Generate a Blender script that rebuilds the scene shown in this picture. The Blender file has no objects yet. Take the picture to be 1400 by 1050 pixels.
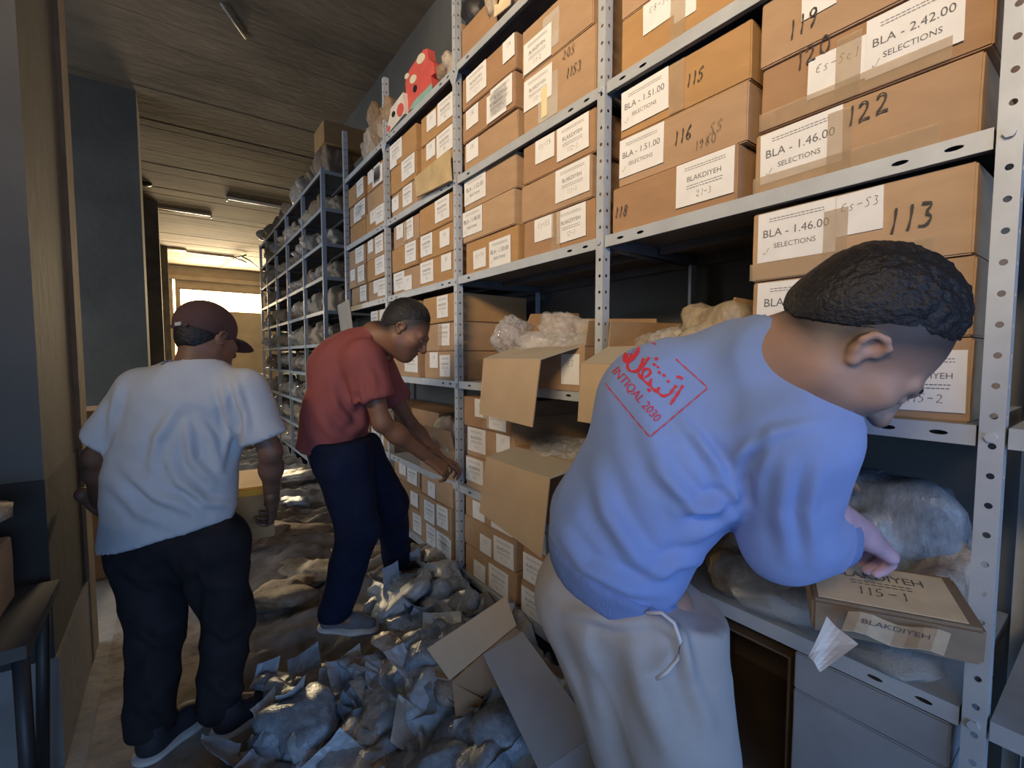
import bpy, bmesh, math, random
import numpy as np
from mathutils import Vector, Matrix, Quaternion, noise
from mathutils.bvhtree import BVHTree

# ------------------------------------------------------------------ camera
sc = bpy.context.scene
COL = sc.collection
FPX, YAW, PIT, HC = 632.0, math.radians(36.2157), math.radians(3.4007), 1.44
_cy, _sy, _cp, _sp = math.cos(YAW), math.sin(YAW), math.cos(PIT), math.sin(PIT)
CF = np.array([_sy*_cp, _cy*_cp, -_sp]); CR = np.array([_cy, -_sy, 0.0]); CU = np.cross(CR, CF)
CP = np.array([0.0, 0.0, HC])
cam_d = bpy.data.cameras.new('camera'); cam = bpy.data.objects.new('camera', cam_d); COL.objects.link(cam)
cam_d.sensor_width = 36.0; cam_d.lens = FPX/1400.0*36.0; cam_d.clip_start = 0.02; cam_d.clip_end = 200
cam.matrix_world = Matrix(((CR[0], CU[0], -CF[0], 0), (CR[1], CU[1], -CF[1], 0), (CR[2], CU[2], -CF[2], HC), (0, 0, 0, 1)))
sc.camera = cam

# ------------------------------------------------------------------ light and exposure
sc.view_settings.view_transform = 'Standard'; sc.view_settings.look = 'None'
sc.view_settings.gamma = 1.0; sc.view_settings.use_curve_mapping = False
sc.view_settings.exposure = 0.32
w = bpy.data.worlds.new('dusk_sky'); sc.world = w; w.use_nodes = True
nt = w.node_tree; bg = nt.nodes['Background']
sky = nt.nodes.new('ShaderNodeTexSky'); sky.sky_type = 'NISHITA'; sky.sun_disc = False
sky.sun_elevation = math.radians(9); sky.sun_rotation = 0.0; sky.air_density = 1.0; sky.dust_density = 3.0
nt.links.new(sky.outputs[0], bg.inputs[0]); bg.inputs[1].default_value = 0.18

def area(name, loc, target, sx, sy, color, power, spread=180):
    d = bpy.data.lights.new(name, 'AREA'); d.shape = 'RECTANGLE'; d.size = sx; d.size_y = sy
    d.color = color; d.energy = power; d.spread = math.radians(spread)
    o = bpy.data.objects.new(name, d); COL.objects.link(o); o.location = loc
    o.rotation_euler = (Vector(target)-Vector(loc)).to_track_quat('-Z', 'Y').to_euler()
    return o
# daylight through the big side opening behind the camera
area('opening_sky_light', (-0.35, -2.7, 1.30), (0.6, 1.2, 0.40), 3.2, 1.4, (0.26, 0.49, 1.0), 56)
area('warm_upper_fill', (-2.9, -0.9, 3.5), (1.3, 1.2, 3.1), 2.4, 0.7, (1.0, 0.76, 0.50), 44, 64)  # added warm fill for the upper boxes, no opening stands there
# fill light added beyond the columns to brighten the far aisle
area('aisle_fill', (-3.6, 5.6, 2.1), (1.2, 5.2, 1.2), 3.6, 1.6, (0.84, 0.90, 1.0), 80)
# low sun through the high window at the far end
area('far_window_light', (1.4, 18.75, 3.35), (0.8, 6.0, 3.6), 2.4, 0.75, (1.0, 0.78, 0.48), 820)

# ------------------------------------------------------------------ small maths
def V(*a): return np.array(a, float)
def cv(r, u, f): return CR*r + CU*u + CF*f
def dep(px, py, t): return CP + (CF + CR*(px-700)/FPX - CU*(py-525)/FPX)*t
def onx(px, py, x):
    d = CF + CR*(px-700)/FPX - CU*(py-525)/FPX
    return CP + d*(x/d[0])
def onz(px, py, z=0.0):
    d = CF + CR*(px-700)/FPX - CU*(py-525)/FPX
    return CP + d*((z-HC)/d[2])
def proj_np(P):
    X = P-CP; d = np.maximum(X@CF, 1e-3)
    return np.stack([700+FPX*(X@CR)/d, 525-FPX*(X@CU)/d, d], -1)
def unit(v): v = np.asarray(v, float); return v/np.linalg.norm(v)

# ------------------------------------------------------------------ materials
MATS = {}
def mat(name, col, rough=0.6, var=0.15, scale=8.0, bump=0.0, bscale=60.0, metal=0.0, spec=0.5, col2=None, alpha=1.0,
        trans=0.0, stretch=(1, 1, 1), sheen=0.0, detail=6.0, emit=None, coat=0.0, sss=0.0, attr=None, attr_col=None):
    if name in MATS: return MATS[name]
    m = bpy.data.materials.new(name); m.use_nodes = True; t = m.node_tree; N = t.nodes; Lk = t.links
    b = N['Principled BSDF']
    b.inputs['Roughness'].default_value = rough; b.inputs['Metallic'].default_value = metal
    b.inputs['Specular IOR Level'].default_value = spec
    b.inputs['Alpha'].default_value = alpha; b.inputs['Transmission Weight'].default_value = trans
    b.inputs['Sheen Weight'].default_value = sheen; b.inputs['Coat Weight'].default_value = coat
    if sss: b.inputs['Subsurface Weight'].default_value = sss; b.inputs['Subsurface Scale'].default_value = 0.01
    tc = N.new('ShaderNodeTexCoord'); mp = N.new('ShaderNodeMapping'); mp.inputs['Scale'].default_value = stretch
    Lk.new(tc.outputs['Object'], mp.inputs[0])
    nz = N.new('ShaderNodeTexNoise'); nz.inputs['Scale'].default_value = scale; nz.inputs['Detail'].default_value = detail
    nz.inputs['Roughness'].default_value = 0.6
    Lk.new(mp.outputs[0], nz.inputs[0])
    rp = N.new('ShaderNodeValToRGB'); rp.color_ramp.elements[0].position = 0.3; rp.color_ramp.elements[1].position = 0.7
    c2 = col2 if col2 else tuple(min(1, c*(1+var)) for c in col)
    c1 = tuple(c*(1-var) for c in col)
    rp.color_ramp.elements[0].color = (*c1, 1); rp.color_ramp.elements[1].color = (*c2, 1)
    Lk.new(nz.outputs[0], rp.inputs[0])
    out = rp.outputs[0]
    if attr:
        at = N.new('ShaderNodeAttribute'); at.attribute_name = attr
        mx = N.new('ShaderNodeMix'); mx.data_type = 'RGBA'
        Lk.new(at.outputs['Fac'], mx.inputs['Factor']); Lk.new(out, mx.inputs['A']); mx.inputs['B'].default_value = (*attr_col, 1)
        out = mx.outputs['Result']
    Lk.new(out, b.inputs['Base Color'])
    if bump:
        n2 = N.new('ShaderNodeTexNoise'); n2.inputs['Scale'].default_value = bscale; n2.inputs['Detail'].default_value = 4
        Lk.new(mp.outputs[0], n2.inputs[0])
        bp = N.new('ShaderNodeBump'); bp.inputs['Strength'].default_value = bump; bp.inputs['Distance'].default_value = 0.01
        Lk.new(n2.outputs[0], bp.inputs['Height']); Lk.new(bp.outputs[0], b.inputs['Normal'])
    if emit:
        b.inputs['Emission Color'].default_value = (*emit[:3], 1); b.inputs['Emission Strength'].default_value = emit[3]
    MATS[name] = m
    return m

M_CARD = [mat('cardboard_%s' % n, c, 0.75, 0.10, 5, 0.06, 90, stretch=(1, 1, 3), spec=0.3) for n, c in
          (('tan', (0.425, 0.28, 0.165)), ('brown', (0.375, 0.225, 0.122)), ('pale', (0.475, 0.32, 0.19)), ('ochre', (0.435, 0.255, 0.11)))]
M_CARDIN = mat('cardboard_inside', (0.40, 0.25, 0.13), 0.85, 0.12, 6, 0.05, 60)
M_CARDGREY = mat('cardboard_greyed', (0.37, 0.36, 0.35), 0.8, 0.10, 5, 0.05, 60)
M_PAPER = mat('label_paper', (0.78, 0.78, 0.76), 0.7, 0.04, 14)
M_PAPERY = mat('label_paper_yellowed', (0.74, 0.62, 0.42), 0.7, 0.12, 14)
M_INK = mat('printed_ink', (0.13, 0.13, 0.14), 0.7, 0.1)
M_INKG = mat('pale_ink', (0.42, 0.42, 0.44), 0.7, 0.1)
M_PEN = mat('marker_ink', (0.055, 0.045, 0.04), 0.7, 0.1)
M_TAPE = mat('packing_tape', (0.60, 0.46, 0.30), 0.18, 0.12, 30, 0.25, 30, spec=0.7, alpha=0.32)
M_STEEL = mat('galvanised_steel', (0.50, 0.54, 0.57), 0.5, 0.10, 9, 0.04, 40, metal=0.25, spec=0.5)
M_UNDERSHADE = mat('shaded_shelf_underside', (0.085, 0.085, 0.082), 0.8, 0.3, 5, 0.04, 40)  # shelf undersides and stiffeners darkened in colour to stand for shade
M_CONC = mat('rough_concrete', (0.165, 0.15, 0.13), 0.9, 0.45, 1.6, 0.5, 14, detail=9)
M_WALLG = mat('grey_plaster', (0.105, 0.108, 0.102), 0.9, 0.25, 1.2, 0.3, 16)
M_FLOOR = mat('dusty_floor', (0.36, 0.345, 0.325), 0.95, 0.35, 1.3, 0.4, 26, detail=9)
M_CLEAR = mat('clear_plastic', (0.80, 0.81, 0.82), 0.06, 0.08, 20, 0.35, 50, spec=1.0, alpha=0.34, coat=0.5)
M_BAGW = mat('milky_plastic', (0.44, 0.50, 0.56), 0.28, 0.18, 7, 0.35, 22, spec=0.6, alpha=0.9)
M_BAGG = mat('grey_plastic', (0.25, 0.29, 0.335), 0.25, 0.3, 7, 0.35, 22, spec=0.6)
M_BAGT = mat('dusty_tan_plastic', (0.40, 0.34, 0.28), 0.35, 0.35, 6, 0.35, 22, spec=0.5)
M_BAGB = mat('brown_sack', (0.27, 0.19, 0.12), 0.7, 0.35, 6, 0.4, 22)
M_BAGC = mat('beige_sack', (0.38, 0.31, 0.22), 0.6, 0.3, 6, 0.4, 22)
M_KRAFT = mat('kraft_paper', (0.50, 0.38, 0.25), 0.8, 0.12, 10, 0.25, 25)
M_BLACK = mat('black_metal', (0.02, 0.02, 0.022), 0.5, 0.2)
M_DARK = mat('dark_hole', (0.006, 0.006, 0.006), 0.9, 0.0)
M_RED = mat('red_print', (0.62, 0.035, 0.06), 0.75, 0.1)

# ------------------------------------------------------------------ object helpers
def link(name, me, m=None, parent=None):
    o = bpy.data.objects.new(name, me); COL.objects.link(o)
    if m is not None:
        if not me.materials: me.materials.append(m)
    if parent is not None: o.parent = parent
    return o
def tag(o, label=None, cat=None, group=None, kind=None):
    if label: o['label'] = label
    if cat: o['category'] = cat
    if group: o['group'] = group
    if kind: o['kind'] = kind
    return o
def empty(name, loc, label, cat, group=None, rz=0.0):
    o = bpy.data.objects.new(name, None); COL.objects.link(o); o.location = loc; o.rotation_euler = (0, 0, rz)
    o.empty_display_size = 0.1
    return tag(o, label, cat, group)
def pydata(name, v, f, smooth=False):
    me = bpy.data.meshes.new(name); me.from_pydata([tuple(map(float, p)) for p in v], [], [tuple(map(int, q)) for q in f]); me.update()
    if smooth: me.polygons.foreach_set('use_smooth', [True]*len(me.polygons))
    return me
def bm_mesh(name, bm, smooth=False):
    bmesh.ops.recalc_face_normals(bm, faces=bm.faces)
    me = bpy.data.meshes.new(name); bm.to_mesh(me); bm.free()
    if smooth: me.polygons.foreach_set('use_smooth', [True]*len(me.polygons))
    return me
def bm_box(bm, lo, hi, mtx=None):
    x0, y0, z0 = lo; x1, y1, z1 = hi
    vs = [bm.verts.new(Vector(p) if mtx is None else mtx @ Vector(p)) for p in
          ((x0, y0, z0), (x1, y0, z0), (x1, y1, z0), (x0, y1, z0), (x0, y0, z1), (x1, y0, z1), (x1, y1, z1), (x0, y1, z1))]
    fs = []
    for q in ((0, 3, 2, 1), (4, 5, 6, 7), (0, 1, 5, 4), (1, 2, 6, 5), (2, 3, 7, 6), (3, 0, 4, 7)):
        fs.append(bm.faces.new([vs[i] for i in q]))
    return vs, fs
def box_mesh(name, lo, hi, bev=0.0):
    bm = bmesh.new(); bm_box(bm, lo, hi)
    if bev: bmesh.ops.bevel(bm, geom=bm.edges[:], offset=bev, segments=2, affect='EDGES')
    return bm_mesh(name, bm)
def bm_tube(bm, pts, radii, seg=8, cap=True):
    pts = [Vector(p) for p in pts]
    if not hasattr(radii, '__len__'): radii = [radii]*len(pts)
    rings = []; up = Vector((0.13, 0.21, 1)).normalized()
    for i, p in enumerate(pts):
        t = (pts[min(i+1, len(pts)-1)]-pts[max(i-1, 0)]).normalized()
        a = t.cross(up)
        if a.length < 1e-3: a = t.cross(Vector((1, 0, 0)))
        a.normalize(); b = t.cross(a)
        rings.append([bm.verts.new(p+(a*math.cos(2*math.pi*k/seg)+b*math.sin(2*math.pi*k/seg))*radii[i]) for k in range(seg)])
    for i in range(len(rings)-1):
        for k in range(seg):
            bm.faces.new((rings[i][k], rings[i][(k+1) % seg], rings[i+1][(k+1) % seg], rings[i+1][k]))
    if cap: bm.faces.new(rings[0]); bm.faces.new(rings[-1][::-1])
def sheet(name, corners, thick, m, parent=None, nu=1, nv=1, bend=None):
    """a thin solid panel from 4 corners (in order), with thickness; bend(u,v)->offset along the normal"""
    c = [np.array(p, float) for p in corners]
    n = unit(np.cross(c[1]-c[0], c[3]-c[0]))
    top, bot = [], []
    for j in range(nv+1):
        for i in range(nu+1):
            u, v = i/nu, j/nv
            p = (c[0]*(1-u)+c[1]*u)*(1-v)+(c[3]*(1-u)+c[2]*u)*v
            if bend: p = p+n*bend(u, v)
            top.append(p+n*thick/2); bot.append(p-n*thick/2)
    K = len(top); f = []; W = nu+1
    for j in range(nv):
        for i in range(nu):
            a = j*W+i; f.append((a, a+1, a+1+W, a+W)); f.append((K+a, K+a+W, K+a+1+W, K+a+1))
    ring = [i for i in range(W)]+[j*W+nu for j in range(1, nv+1)]+[nv*W+i for i in range(nu-1, -1, -1)]+[j*W for j in range(nv-1, 0, -1)]
    for a, b in zip(ring, ring[1:]+ring[:1]): f.append((a, K+a, K+b, b))
    return link(name, pydata(name, top+bot, f), m, parent)
# ------------------------------------------------------------------ implicit bodies: rounded cones blended on a grid, skinned by surface nets
class Field:
    def __init__(s, lo, hi, h):
        s.h = h; s.lo = np.array(lo, float); s.n = np.ceil((np.array(hi)-s.lo)/h).astype(int)+1
        s.d = np.full(s.n, 9.0, np.float32)
    def like(s):
        g = Field.__new__(Field); g.h, g.lo, g.n = s.h, s.lo, s.n; g.d = np.full(s.n, 9.0, np.float32); return g
    def copy(s):
        g = s.like(); g.d = s.d.copy(); return g
    def win(s, lo, hi):
        a = np.clip(np.floor((lo-s.lo)/s.h).astype(int), 0, s.n); b = np.clip(np.ceil((hi-s.lo)/s.h).astype(int)+1, 0, s.n)
        if (b <= a).any(): return None, None
        sl = tuple(slice(i, j) for i, j in zip(a, b))
        g = np.stack(np.meshgrid(*[s.lo[k]+s.h*np.arange(a[k], b[k]) for k in range(3)], indexing='ij'), -1).astype(np.float32)
        return sl, g
    def mix(s, sl, e, k):
        c = s.d[sl]
        if k > 0:
            q = np.maximum(k-np.abs(c-e), 0)/k
            s.d[sl] = np.minimum(c, e)-q*q*k*0.25
        else: s.d[sl] = np.minimum(c, e)
    def cone(s, a, b, ra, rb=None, k=0.02, flat=None, q=1.0, sub=False):
        a = np.asarray(a, float); b = np.asarray(b, float); rb = ra if rb is None else rb
        m = max(ra, rb)+k+3*s.h
        sl, g = s.win(np.minimum(a, b)-m, np.maximum(a, b)+m)
        if sl is None: return s
        x = g-a.astype(np.float32); ab = b-a
        t = np.clip(x@ab.astype(np.float32)/max(ab@ab, 1e-9), 0, 1)
        dv = x-t[..., None]*ab.astype(np.float32)
        if flat is not None:
            n = unit(flat).astype(np.float32); c = dv@n
            dv = dv+(c*(1/q-1))[..., None]*n
        e = np.sqrt((dv*dv).sum(-1))-(ra+(rb-ra)*t)
        if flat is not None: e = np.where(e < 0, e*q, e*(q+1)/2)
        if sub: s.d[sl] = s.smax(s.d[sl], -e, k)
        else: s.mix(sl, e, k)
        return s
    @staticmethod
    def smax(a, b, k):
        if k <= 0: return np.maximum(a, b)
        q = np.maximum(k-np.abs(a-b), 0)/k
        return np.maximum(a, b)+q*q*k*0.25
    def ell(s, c, r, k=0.02, rot=None, sub=False):
        c = np.asarray(c, float); r = np.asarray(r, float); m = max(r)+k+3*s.h
        sl, g = s.win(c-m, c+m)
        if sl is None: return s
        x = g-c.astype(np.float32)
        if rot is not None: x = x@np.asarray(rot, np.float32)      # columns of rot are the axes
        k0 = np.sqrt(((x/r)**2).sum(-1)); k1 = np.sqrt(((x/(r*r))**2).sum(-1))
        e = k0*(k0-1)/np.maximum(k1, 1e-6)
        if sub: s.d[sl] = s.smax(s.d[sl], -e, k)
        else: s.mix(sl, e, k)
        return s
    def carve(s, p, n, R=9.0, k=0.0):
        """remove what lies beyond the plane (p, n), within R of p"""
        p = np.asarray(p, float); n = unit(n)
        sl, g = s.win(p-R-0.02, p+R+0.02) if R < 5 else s.win(s.lo-1, s.lo+s.n*s.h+1)
        x = g-p.astype(np.float32)
        rem = np.maximum(-(x@n.astype(np.float32)), np.sqrt((x*x).sum(-1))-R)
        s.d[sl] = s.smax(s.d[sl], -rem, k); return s
    def join(s, o, k=0.02): s.mix(tuple(slice(0, int(i)) for i in s.n), o.d, k); return s
    def shell(s, t): s.d = np.maximum(s.d, -(s.d+t)); return s
    def grow(s, t): s.d = s.d-np.float32(t); return s
    def mesh(s, smooth=0, lam=0.5):
        d = s.d; ins = d < 0
        def c8(a): return [a[i:a.shape[0]-1+i, j:a.shape[1]-1+j, l:a.shape[2]-1+l] for i in (0, 1) for j in (0, 1) for l in (0, 1)]
        cs = c8(ins); cnt = sum(c.astype(np.int8) for c in cs); mask = (cnt > 0) & (cnt < 8)
        ids = np.argwhere(mask); idx = np.full(mask.shape, -1, np.int64); idx[mask] = np.arange(len(ids))
        vals = [c[mask] for c in c8(d)]
        offs = [np.array((i, j, l), float) for i in (0, 1) for j in (0, 1) for l in (0, 1)]
        acc = np.zeros((len(ids), 3)); num = np.zeros(len(ids))
        for a in range(8):
            for b in range(a+1, 8):
                if np.abs(offs[a]-offs[b]).sum() != 1: continue
                va, vb = vals[a], vals[b]; cr = (va < 0) != (vb < 0)
                t = va[cr]/(va[cr]-vb[cr])
                acc[cr] += offs[a]+(offs[b]-offs[a])*t[:, None]; num[cr] += 1
        P = s.lo+(ids+acc/num[:, None])*s.h
        F = []
        for ax in range(3):
            u, v = (ax+1) % 3, (ax+2) % 3
            A = np.take(ins, range(0, ins.shape[ax]-1), ax); B = np.take(ins, range(1, ins.shape[ax]), ax)
            e = np.argwhere(A != B); e = e[(e[:, u] > 0) & (e[:, v] > 0) & (e[:, u] < ins.shape[u]-1) & (e[:, v] < ins.shape[v]-1)]
            if not len(e): continue
            up = A[e[:, 0], e[:, 1], e[:, 2]]
            def at(du, dv):
                c = e.copy(); c[:, u] += du; c[:, v] += dv
                return idx[c[:, 0], c[:, 1], c[:, 2]]
            Q = np.stack([at(-1, -1), at(0, -1), at(0, 0), at(-1, 0)], -1)
            Q[~up] = Q[~up][:, ::-1]; F.append(Q)
        F = np.concatenate(F); F = F[(F >= 0).all(1)]
        E = np.concatenate([F[:, [0, 1]], F[:, [1, 2]], F[:, [2, 3]], F[:, [3, 0]]])
        for _ in range(smooth):
            s2 = np.zeros_like(P); w2 = np.bincount(E[:, 0], minlength=len(P)).astype(float)
            for c in range(3): s2[:, c] = np.bincount(E[:, 0], P[E[:, 1], c], minlength=len(P))
            P = P+lam*(s2/np.maximum(w2, 1)[:, None]-P)
        return P, F

def normals(P, F):
    n = np.cross(P[F[:, 2]]-P[F[:, 0]], P[F[:, 3]]-P[F[:, 1]]); N = np.zeros_like(P)
    for c in range(4):
        for k in range(3): N[:, k] += np.bincount(F[:, c], n[:, k], minlength=len(P))
    return N/np.maximum(np.linalg.norm(N, axis=1), 1e-9)[:, None]
def wrinkle(P, F, amp, scale, seed, stretch=(1, 1, 1)):
    """soft cloth unevenness along the normals"""
    N = normals(P, F); st = np.array(stretch)*scale
    o = np.array([noise.noise(Vector(p*st)+Vector((seed*7.1, 3.3, seed))) for p in P])
    return P+N*(amp*(1-2*np.abs(o)))[:, None]
def creases(P, F, lines):
    """folds: each (polyline of pixels, width px, amplitude m) raises or sinks the cloth along a curve on its near side"""
    N = normals(P, F); q = proj_np(P); face = ((CP-P)*N).sum(1) > 0
    off = np.zeros(len(P))
    for pts, wd, amp in lines:
        best = np.full(len(P), 1e9); tt = np.zeros(len(P)); L = len(pts)-1
        for i in range(L):
            a = np.array(pts[i], float); b = np.array(pts[i+1], float); ab = b-a
            t = np.clip(((q[:, :2]-a)@ab)/(ab@ab), 0, 1)
            d = np.linalg.norm(q[:, :2]-a-t[:, None]*ab, axis=1); m = d < best
            best[m] = d[m]; tt[m] = (i+t[m])/L
        fade = np.sin(np.pi*np.clip(0.08+0.84*tt, 0, 1))
        z = best/wd
        off += amp*fade*(np.exp(-z*z)-0.55*np.exp(-((z-1.6)/0.9)**2))
    off[~face] = 0
    return P+N*off[:, None]
def mesh_from(name, P, F, m=None, parent=None, fuzz=None):
    me = bpy.data.meshes.new(name)
    me.vertices.add(len(P)); me.vertices.foreach_set('co', np.asarray(P, np.float32).ravel())
    me.loops.add(F.size); me.loops.foreach_set('vertex_index', F.astype(np.int32).ravel())
    me.polygons.add(len(F)); me.polygons.foreach_set('loop_start', np.arange(0, F.size, F.shape[1], dtype=np.int32))
    try: me.polygons.foreach_set('loop_total', np.full(len(F), F.shape[1], np.int32))
    except Exception: pass
    me.update(calc_edges=True); me.validate()
    me.polygons.foreach_set('use_smooth', [True]*len(me.polygons))
    if fuzz is not None:
        at = me.attributes.new('fuzz', 'FLOAT', 'POINT'); at.data.foreach_set('value', np.asarray(fuzz, np.float32))
    return link(name, me, m, parent)
def cat(*PF):
    Ps, Fs, n = [], [], 0
    for P, F in PF: Ps.append(P); Fs.append(F+n); n += len(P)
    return np.concatenate(Ps), np.concatenate(Fs)
# ------------------------------------------------------------------ the room
DX = 1.265                     # front plane of the racks
def struct(name, me, m): return tag(link(name, me, m), kind='structure')
def slab(name, lo, hi, m): return struct(name, box_mesh(name, lo, hi), m)
def ground_h(x, y): return 0.0
# concrete ceiling cast on planks: boards run across the aisle, patchy
M_CEIL = mat('board_marked_concrete', (0.13, 0.102, 0.07), 0.92, 0.55, 0.8, 0.45, 9, stretch=(.9, 1.5, 1), detail=10)
bm = bmesh.new(); y = -6.0; rnd = random.Random(3)
while y < 19.3:
    wv = rnd.uniform(.18, .24); z = 4.45+rnd.uniform(-1, 1)*(.0006 if y < 6.5 else .004)
    x = -6.5+rnd.uniform(0, 1)
    bm_box(bm, (-6.6, y, z), (3.4, y+wv-(.0 if y < 6.5 else .002), 4.62)); y += wv
bm_box(bm, (-6.6, -6, 4.47), (3.4, 19.4, 4.7))
struct('ceiling', bm_mesh('ceiling', bm), M_CEIL)
bm = bmesh.new(); bmesh.ops.create_grid(bm, x_segments=60, y_segments=130, size=.5)
for v in bm.verts:
    v.co = Vector((-6.6+(v.co.x+.5)*10.0, -6.0+(v.co.y+.5)*25.4, 0))
    v.co.z = .006*noise.noise(v.co*1.3)-.006
struct('floor', bm_mesh('floor', bm, True), M_FLOOR)
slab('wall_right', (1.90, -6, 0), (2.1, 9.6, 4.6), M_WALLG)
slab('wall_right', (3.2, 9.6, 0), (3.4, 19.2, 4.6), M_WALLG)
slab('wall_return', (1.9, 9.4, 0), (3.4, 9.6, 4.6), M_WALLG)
# far wall with the long high window and a narrow slit beside the columns
bm = bmesh.new()
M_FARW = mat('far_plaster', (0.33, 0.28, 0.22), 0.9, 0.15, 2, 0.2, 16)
WX0, WX1, WZ0, WZ1 = .24, 2.78, 2.98, 3.72
bm_box(bm, (-6.6, 19, 0), (.04, 19.2, 4.6)); bm_box(bm, (.04, 19, 0), (.17, 19.2, 1.15)); bm_box(bm, (.04, 19, 4.05), (.17, 19.2, 4.6))
bm_box(bm, (.17, 19, 0), (3.4, 19.2, WZ0)); bm_box(bm, (.17, 19, WZ1), (3.4, 19.2, 4.6)); bm_box(bm, (.17, 19, WZ0), (WX0, 19.2, WZ1)); bm_box(bm, (WX1, 19, WZ0), (3.4, 19.2, WZ1))
struct('wall_far', bm_mesh('wall_far', bm), M_FARW)
def window(name, x0, x1, z0, z1, n):
    bm = bmesh.new(); t = .035
    bm_box(bm, (x0, 19.06, z0), (x1, 19.12, z0+t)); bm_box(bm, (x0, 19.06, z1-t), (x1, 19.12, z1)); bm_box(bm, (x0, 19.06, z0), (x0+t, 19.12, z1)); bm_box(bm, (x1-t, 19.06, z0), (x1, 19.12, z1))
    for i in range(1, n):
        x = x0+(x1-x0)*i/n; bm_box(bm, (x-.012, 19.07, z0), (x+.012, 19.11, z1))
    return struct(name, bm_mesh(name, bm), mat('window_frame_paint', (.55, .45, .32), .6, .1))
window('window_1', WX0, WX1, WZ0, WZ1, 3)
window('sunlit_edge_slit', .04, .17, 1.15, 4.05, 1)  # bright slit added in place of a sunlit edge
slab('trim_1', (-.3, 18.9, 3.98), (3.2, 19.0, 4.12), M_FARW)
# side and back walls with the large opening behind the camera
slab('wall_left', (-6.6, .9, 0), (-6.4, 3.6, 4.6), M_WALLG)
slab('wall_left', (-6.6, 3.6, 3.2), (-6.4, 7.8, 4.6), M_WALLG)  # unseen gap kept below, opened to go with the added aisle fill
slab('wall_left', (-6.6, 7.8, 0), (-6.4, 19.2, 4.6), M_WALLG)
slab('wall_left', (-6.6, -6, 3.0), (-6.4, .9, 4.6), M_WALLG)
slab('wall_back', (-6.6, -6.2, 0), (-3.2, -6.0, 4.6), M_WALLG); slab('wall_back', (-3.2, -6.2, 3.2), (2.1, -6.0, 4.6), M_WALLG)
# columns along the left of the aisle
def column(name, x1, y0, y1, wd, m, low_band=0.0):
    o = slab(name, (x1-wd, y0, 0), (x1, y1, 4.5), m); return o
M_COL1 = mat('bluish_grey_paint', (0.105, 0.102, 0.092), 0.85, 0.16, 2.2, 0.2, 18)
M_LOWBAND = mat('dark_low_band', (0.030, 0.030, 0.030), 0.85, 0.3, 2.2, 0.2, 18)
M_EDGE = mat('bare_cement_edge', (0.20, 0.155, 0.105), 0.9, 0.3, 4, 0.3, 18)
column('wall_column_near', -.37, 2.20, 3.05, .95, M_COL1)
slab('trim_2', (-.375, 2.88, 0), (-.352, 3.056, 4.46), M_EDGE)
slab('trim_3', (-1.325, 2.185, .40), (-.366, 3.06, 1.02), M_LOWBAND)  # plain dark band round the lower part of the column
slab('trim_4', (-1.335, 2.175, 0), (-.356, 3.065, .40), mat('pale_cement', (.19, .19, .19), .9, .18, 3, .25, 20))
column('wall_column_second', -.235, 6.9, 7.55, .85, M_WALLG)
column('wall_column_third', -.135, 11.5, 12.2, .9, M_CONC)
column('wall_column_fourth', -.02, 16.0, 16.6, .9, M_CONC)
# dark partition between the column row and the left wall
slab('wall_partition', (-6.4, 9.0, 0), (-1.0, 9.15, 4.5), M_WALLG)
# batten lamps and conduit under the ceiling
M_LAMP = mat('lamp_batten_enamel', (.75, .68, .55), .35, .08)
def batten(px, py, L, label, ang=0.0):
    p = onz(px, py, 4.40); o = empty('batten_lamp', (p[0], p[1], 4.45), label, 'ceiling lamp', 'unlit batten lamps under the ceiling', ang)
    link('housing', box_mesh('housing', (-L/2, -.035, -.055), (L/2, .035, 0), .006), M_LAMP, o)
    bm = bmesh.new(); bm_tube(bm, [(-L/2+.03, -.03, -.075), (L/2-.03, -.03, -.075)], .014, 10); link('tube', bm_mesh('tube', bm, True), mat('frosted_tube', (.85, .8, .7), .2, .03), o)
    for s in (-1, 1): link('end_cap', box_mesh('end_cap', (s*(L/2-.015)-.015, -.05, -.095), (s*(L/2-.015)+.015, -.01, -.04), .003), M_LAMP, o)
batten(360, 281, 1.25, 'unlit batten lamp on the ceiling nearest the racks'); batten(242, 289, 1.2, 'unlit batten lamp beside the second column top')
batten(285, 349, 1.3, 'unlit batten lamp further down the ceiling, in the middle'); batten(225, 340, 1.0, 'unlit batten lamp further down the ceiling by the third column')
bm = bmesh.new(); a = onz(303, 5, 4.43); b = onz(336, 52, 4.43); bm_tube(bm, [a, b], .014, 8)
tag(link('ceiling_conduit', bm_mesh('ceiling_conduit', bm, True), mat('pale_conduit', (.42, .38, .32), .6, .1)), 'short pale conduit pipe under the dark ceiling, nearest the camera', 'pipe')
bm = bmesh.new(); pts = [onz(303, 366, 4.4), onz(318, 356, 4.36), onz(330, 350, 4.3), onz(341, 356, 4.2), onz(354, 367, 4.1)]; bm_tube(bm, pts, .02, 6)
pts = [onz(328, 347, 4.4)+V(0, 0, k*.0)+V(.16*math.cos(k), .1*math.sin(k), -.12*k/3) for k in range(7)]; bm_tube(bm, pts, .02, 6)
tag(link('hanging_cable', bm_mesh('hanging_cable', bm, True), M_BLACK), 'loose tangled cable hanging from the ceiling near the far window', 'cable')
p = onz(200, 253, 4.42); bm = bmesh.new(); bmesh.ops.create_uvsphere(bm, u_segments=12, v_segments=8, radius=.09)
for v in bm.verts: v.co = Vector((v.co.x, v.co.y, min(v.co.z*.6, 0)))
tag(link('junction_box', bm_mesh('junction_box', bm, True), M_BLACK), 'small black round junction box under the ceiling by the second column', 'junction box').location = (p[0], p[1], 4.45)
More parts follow.
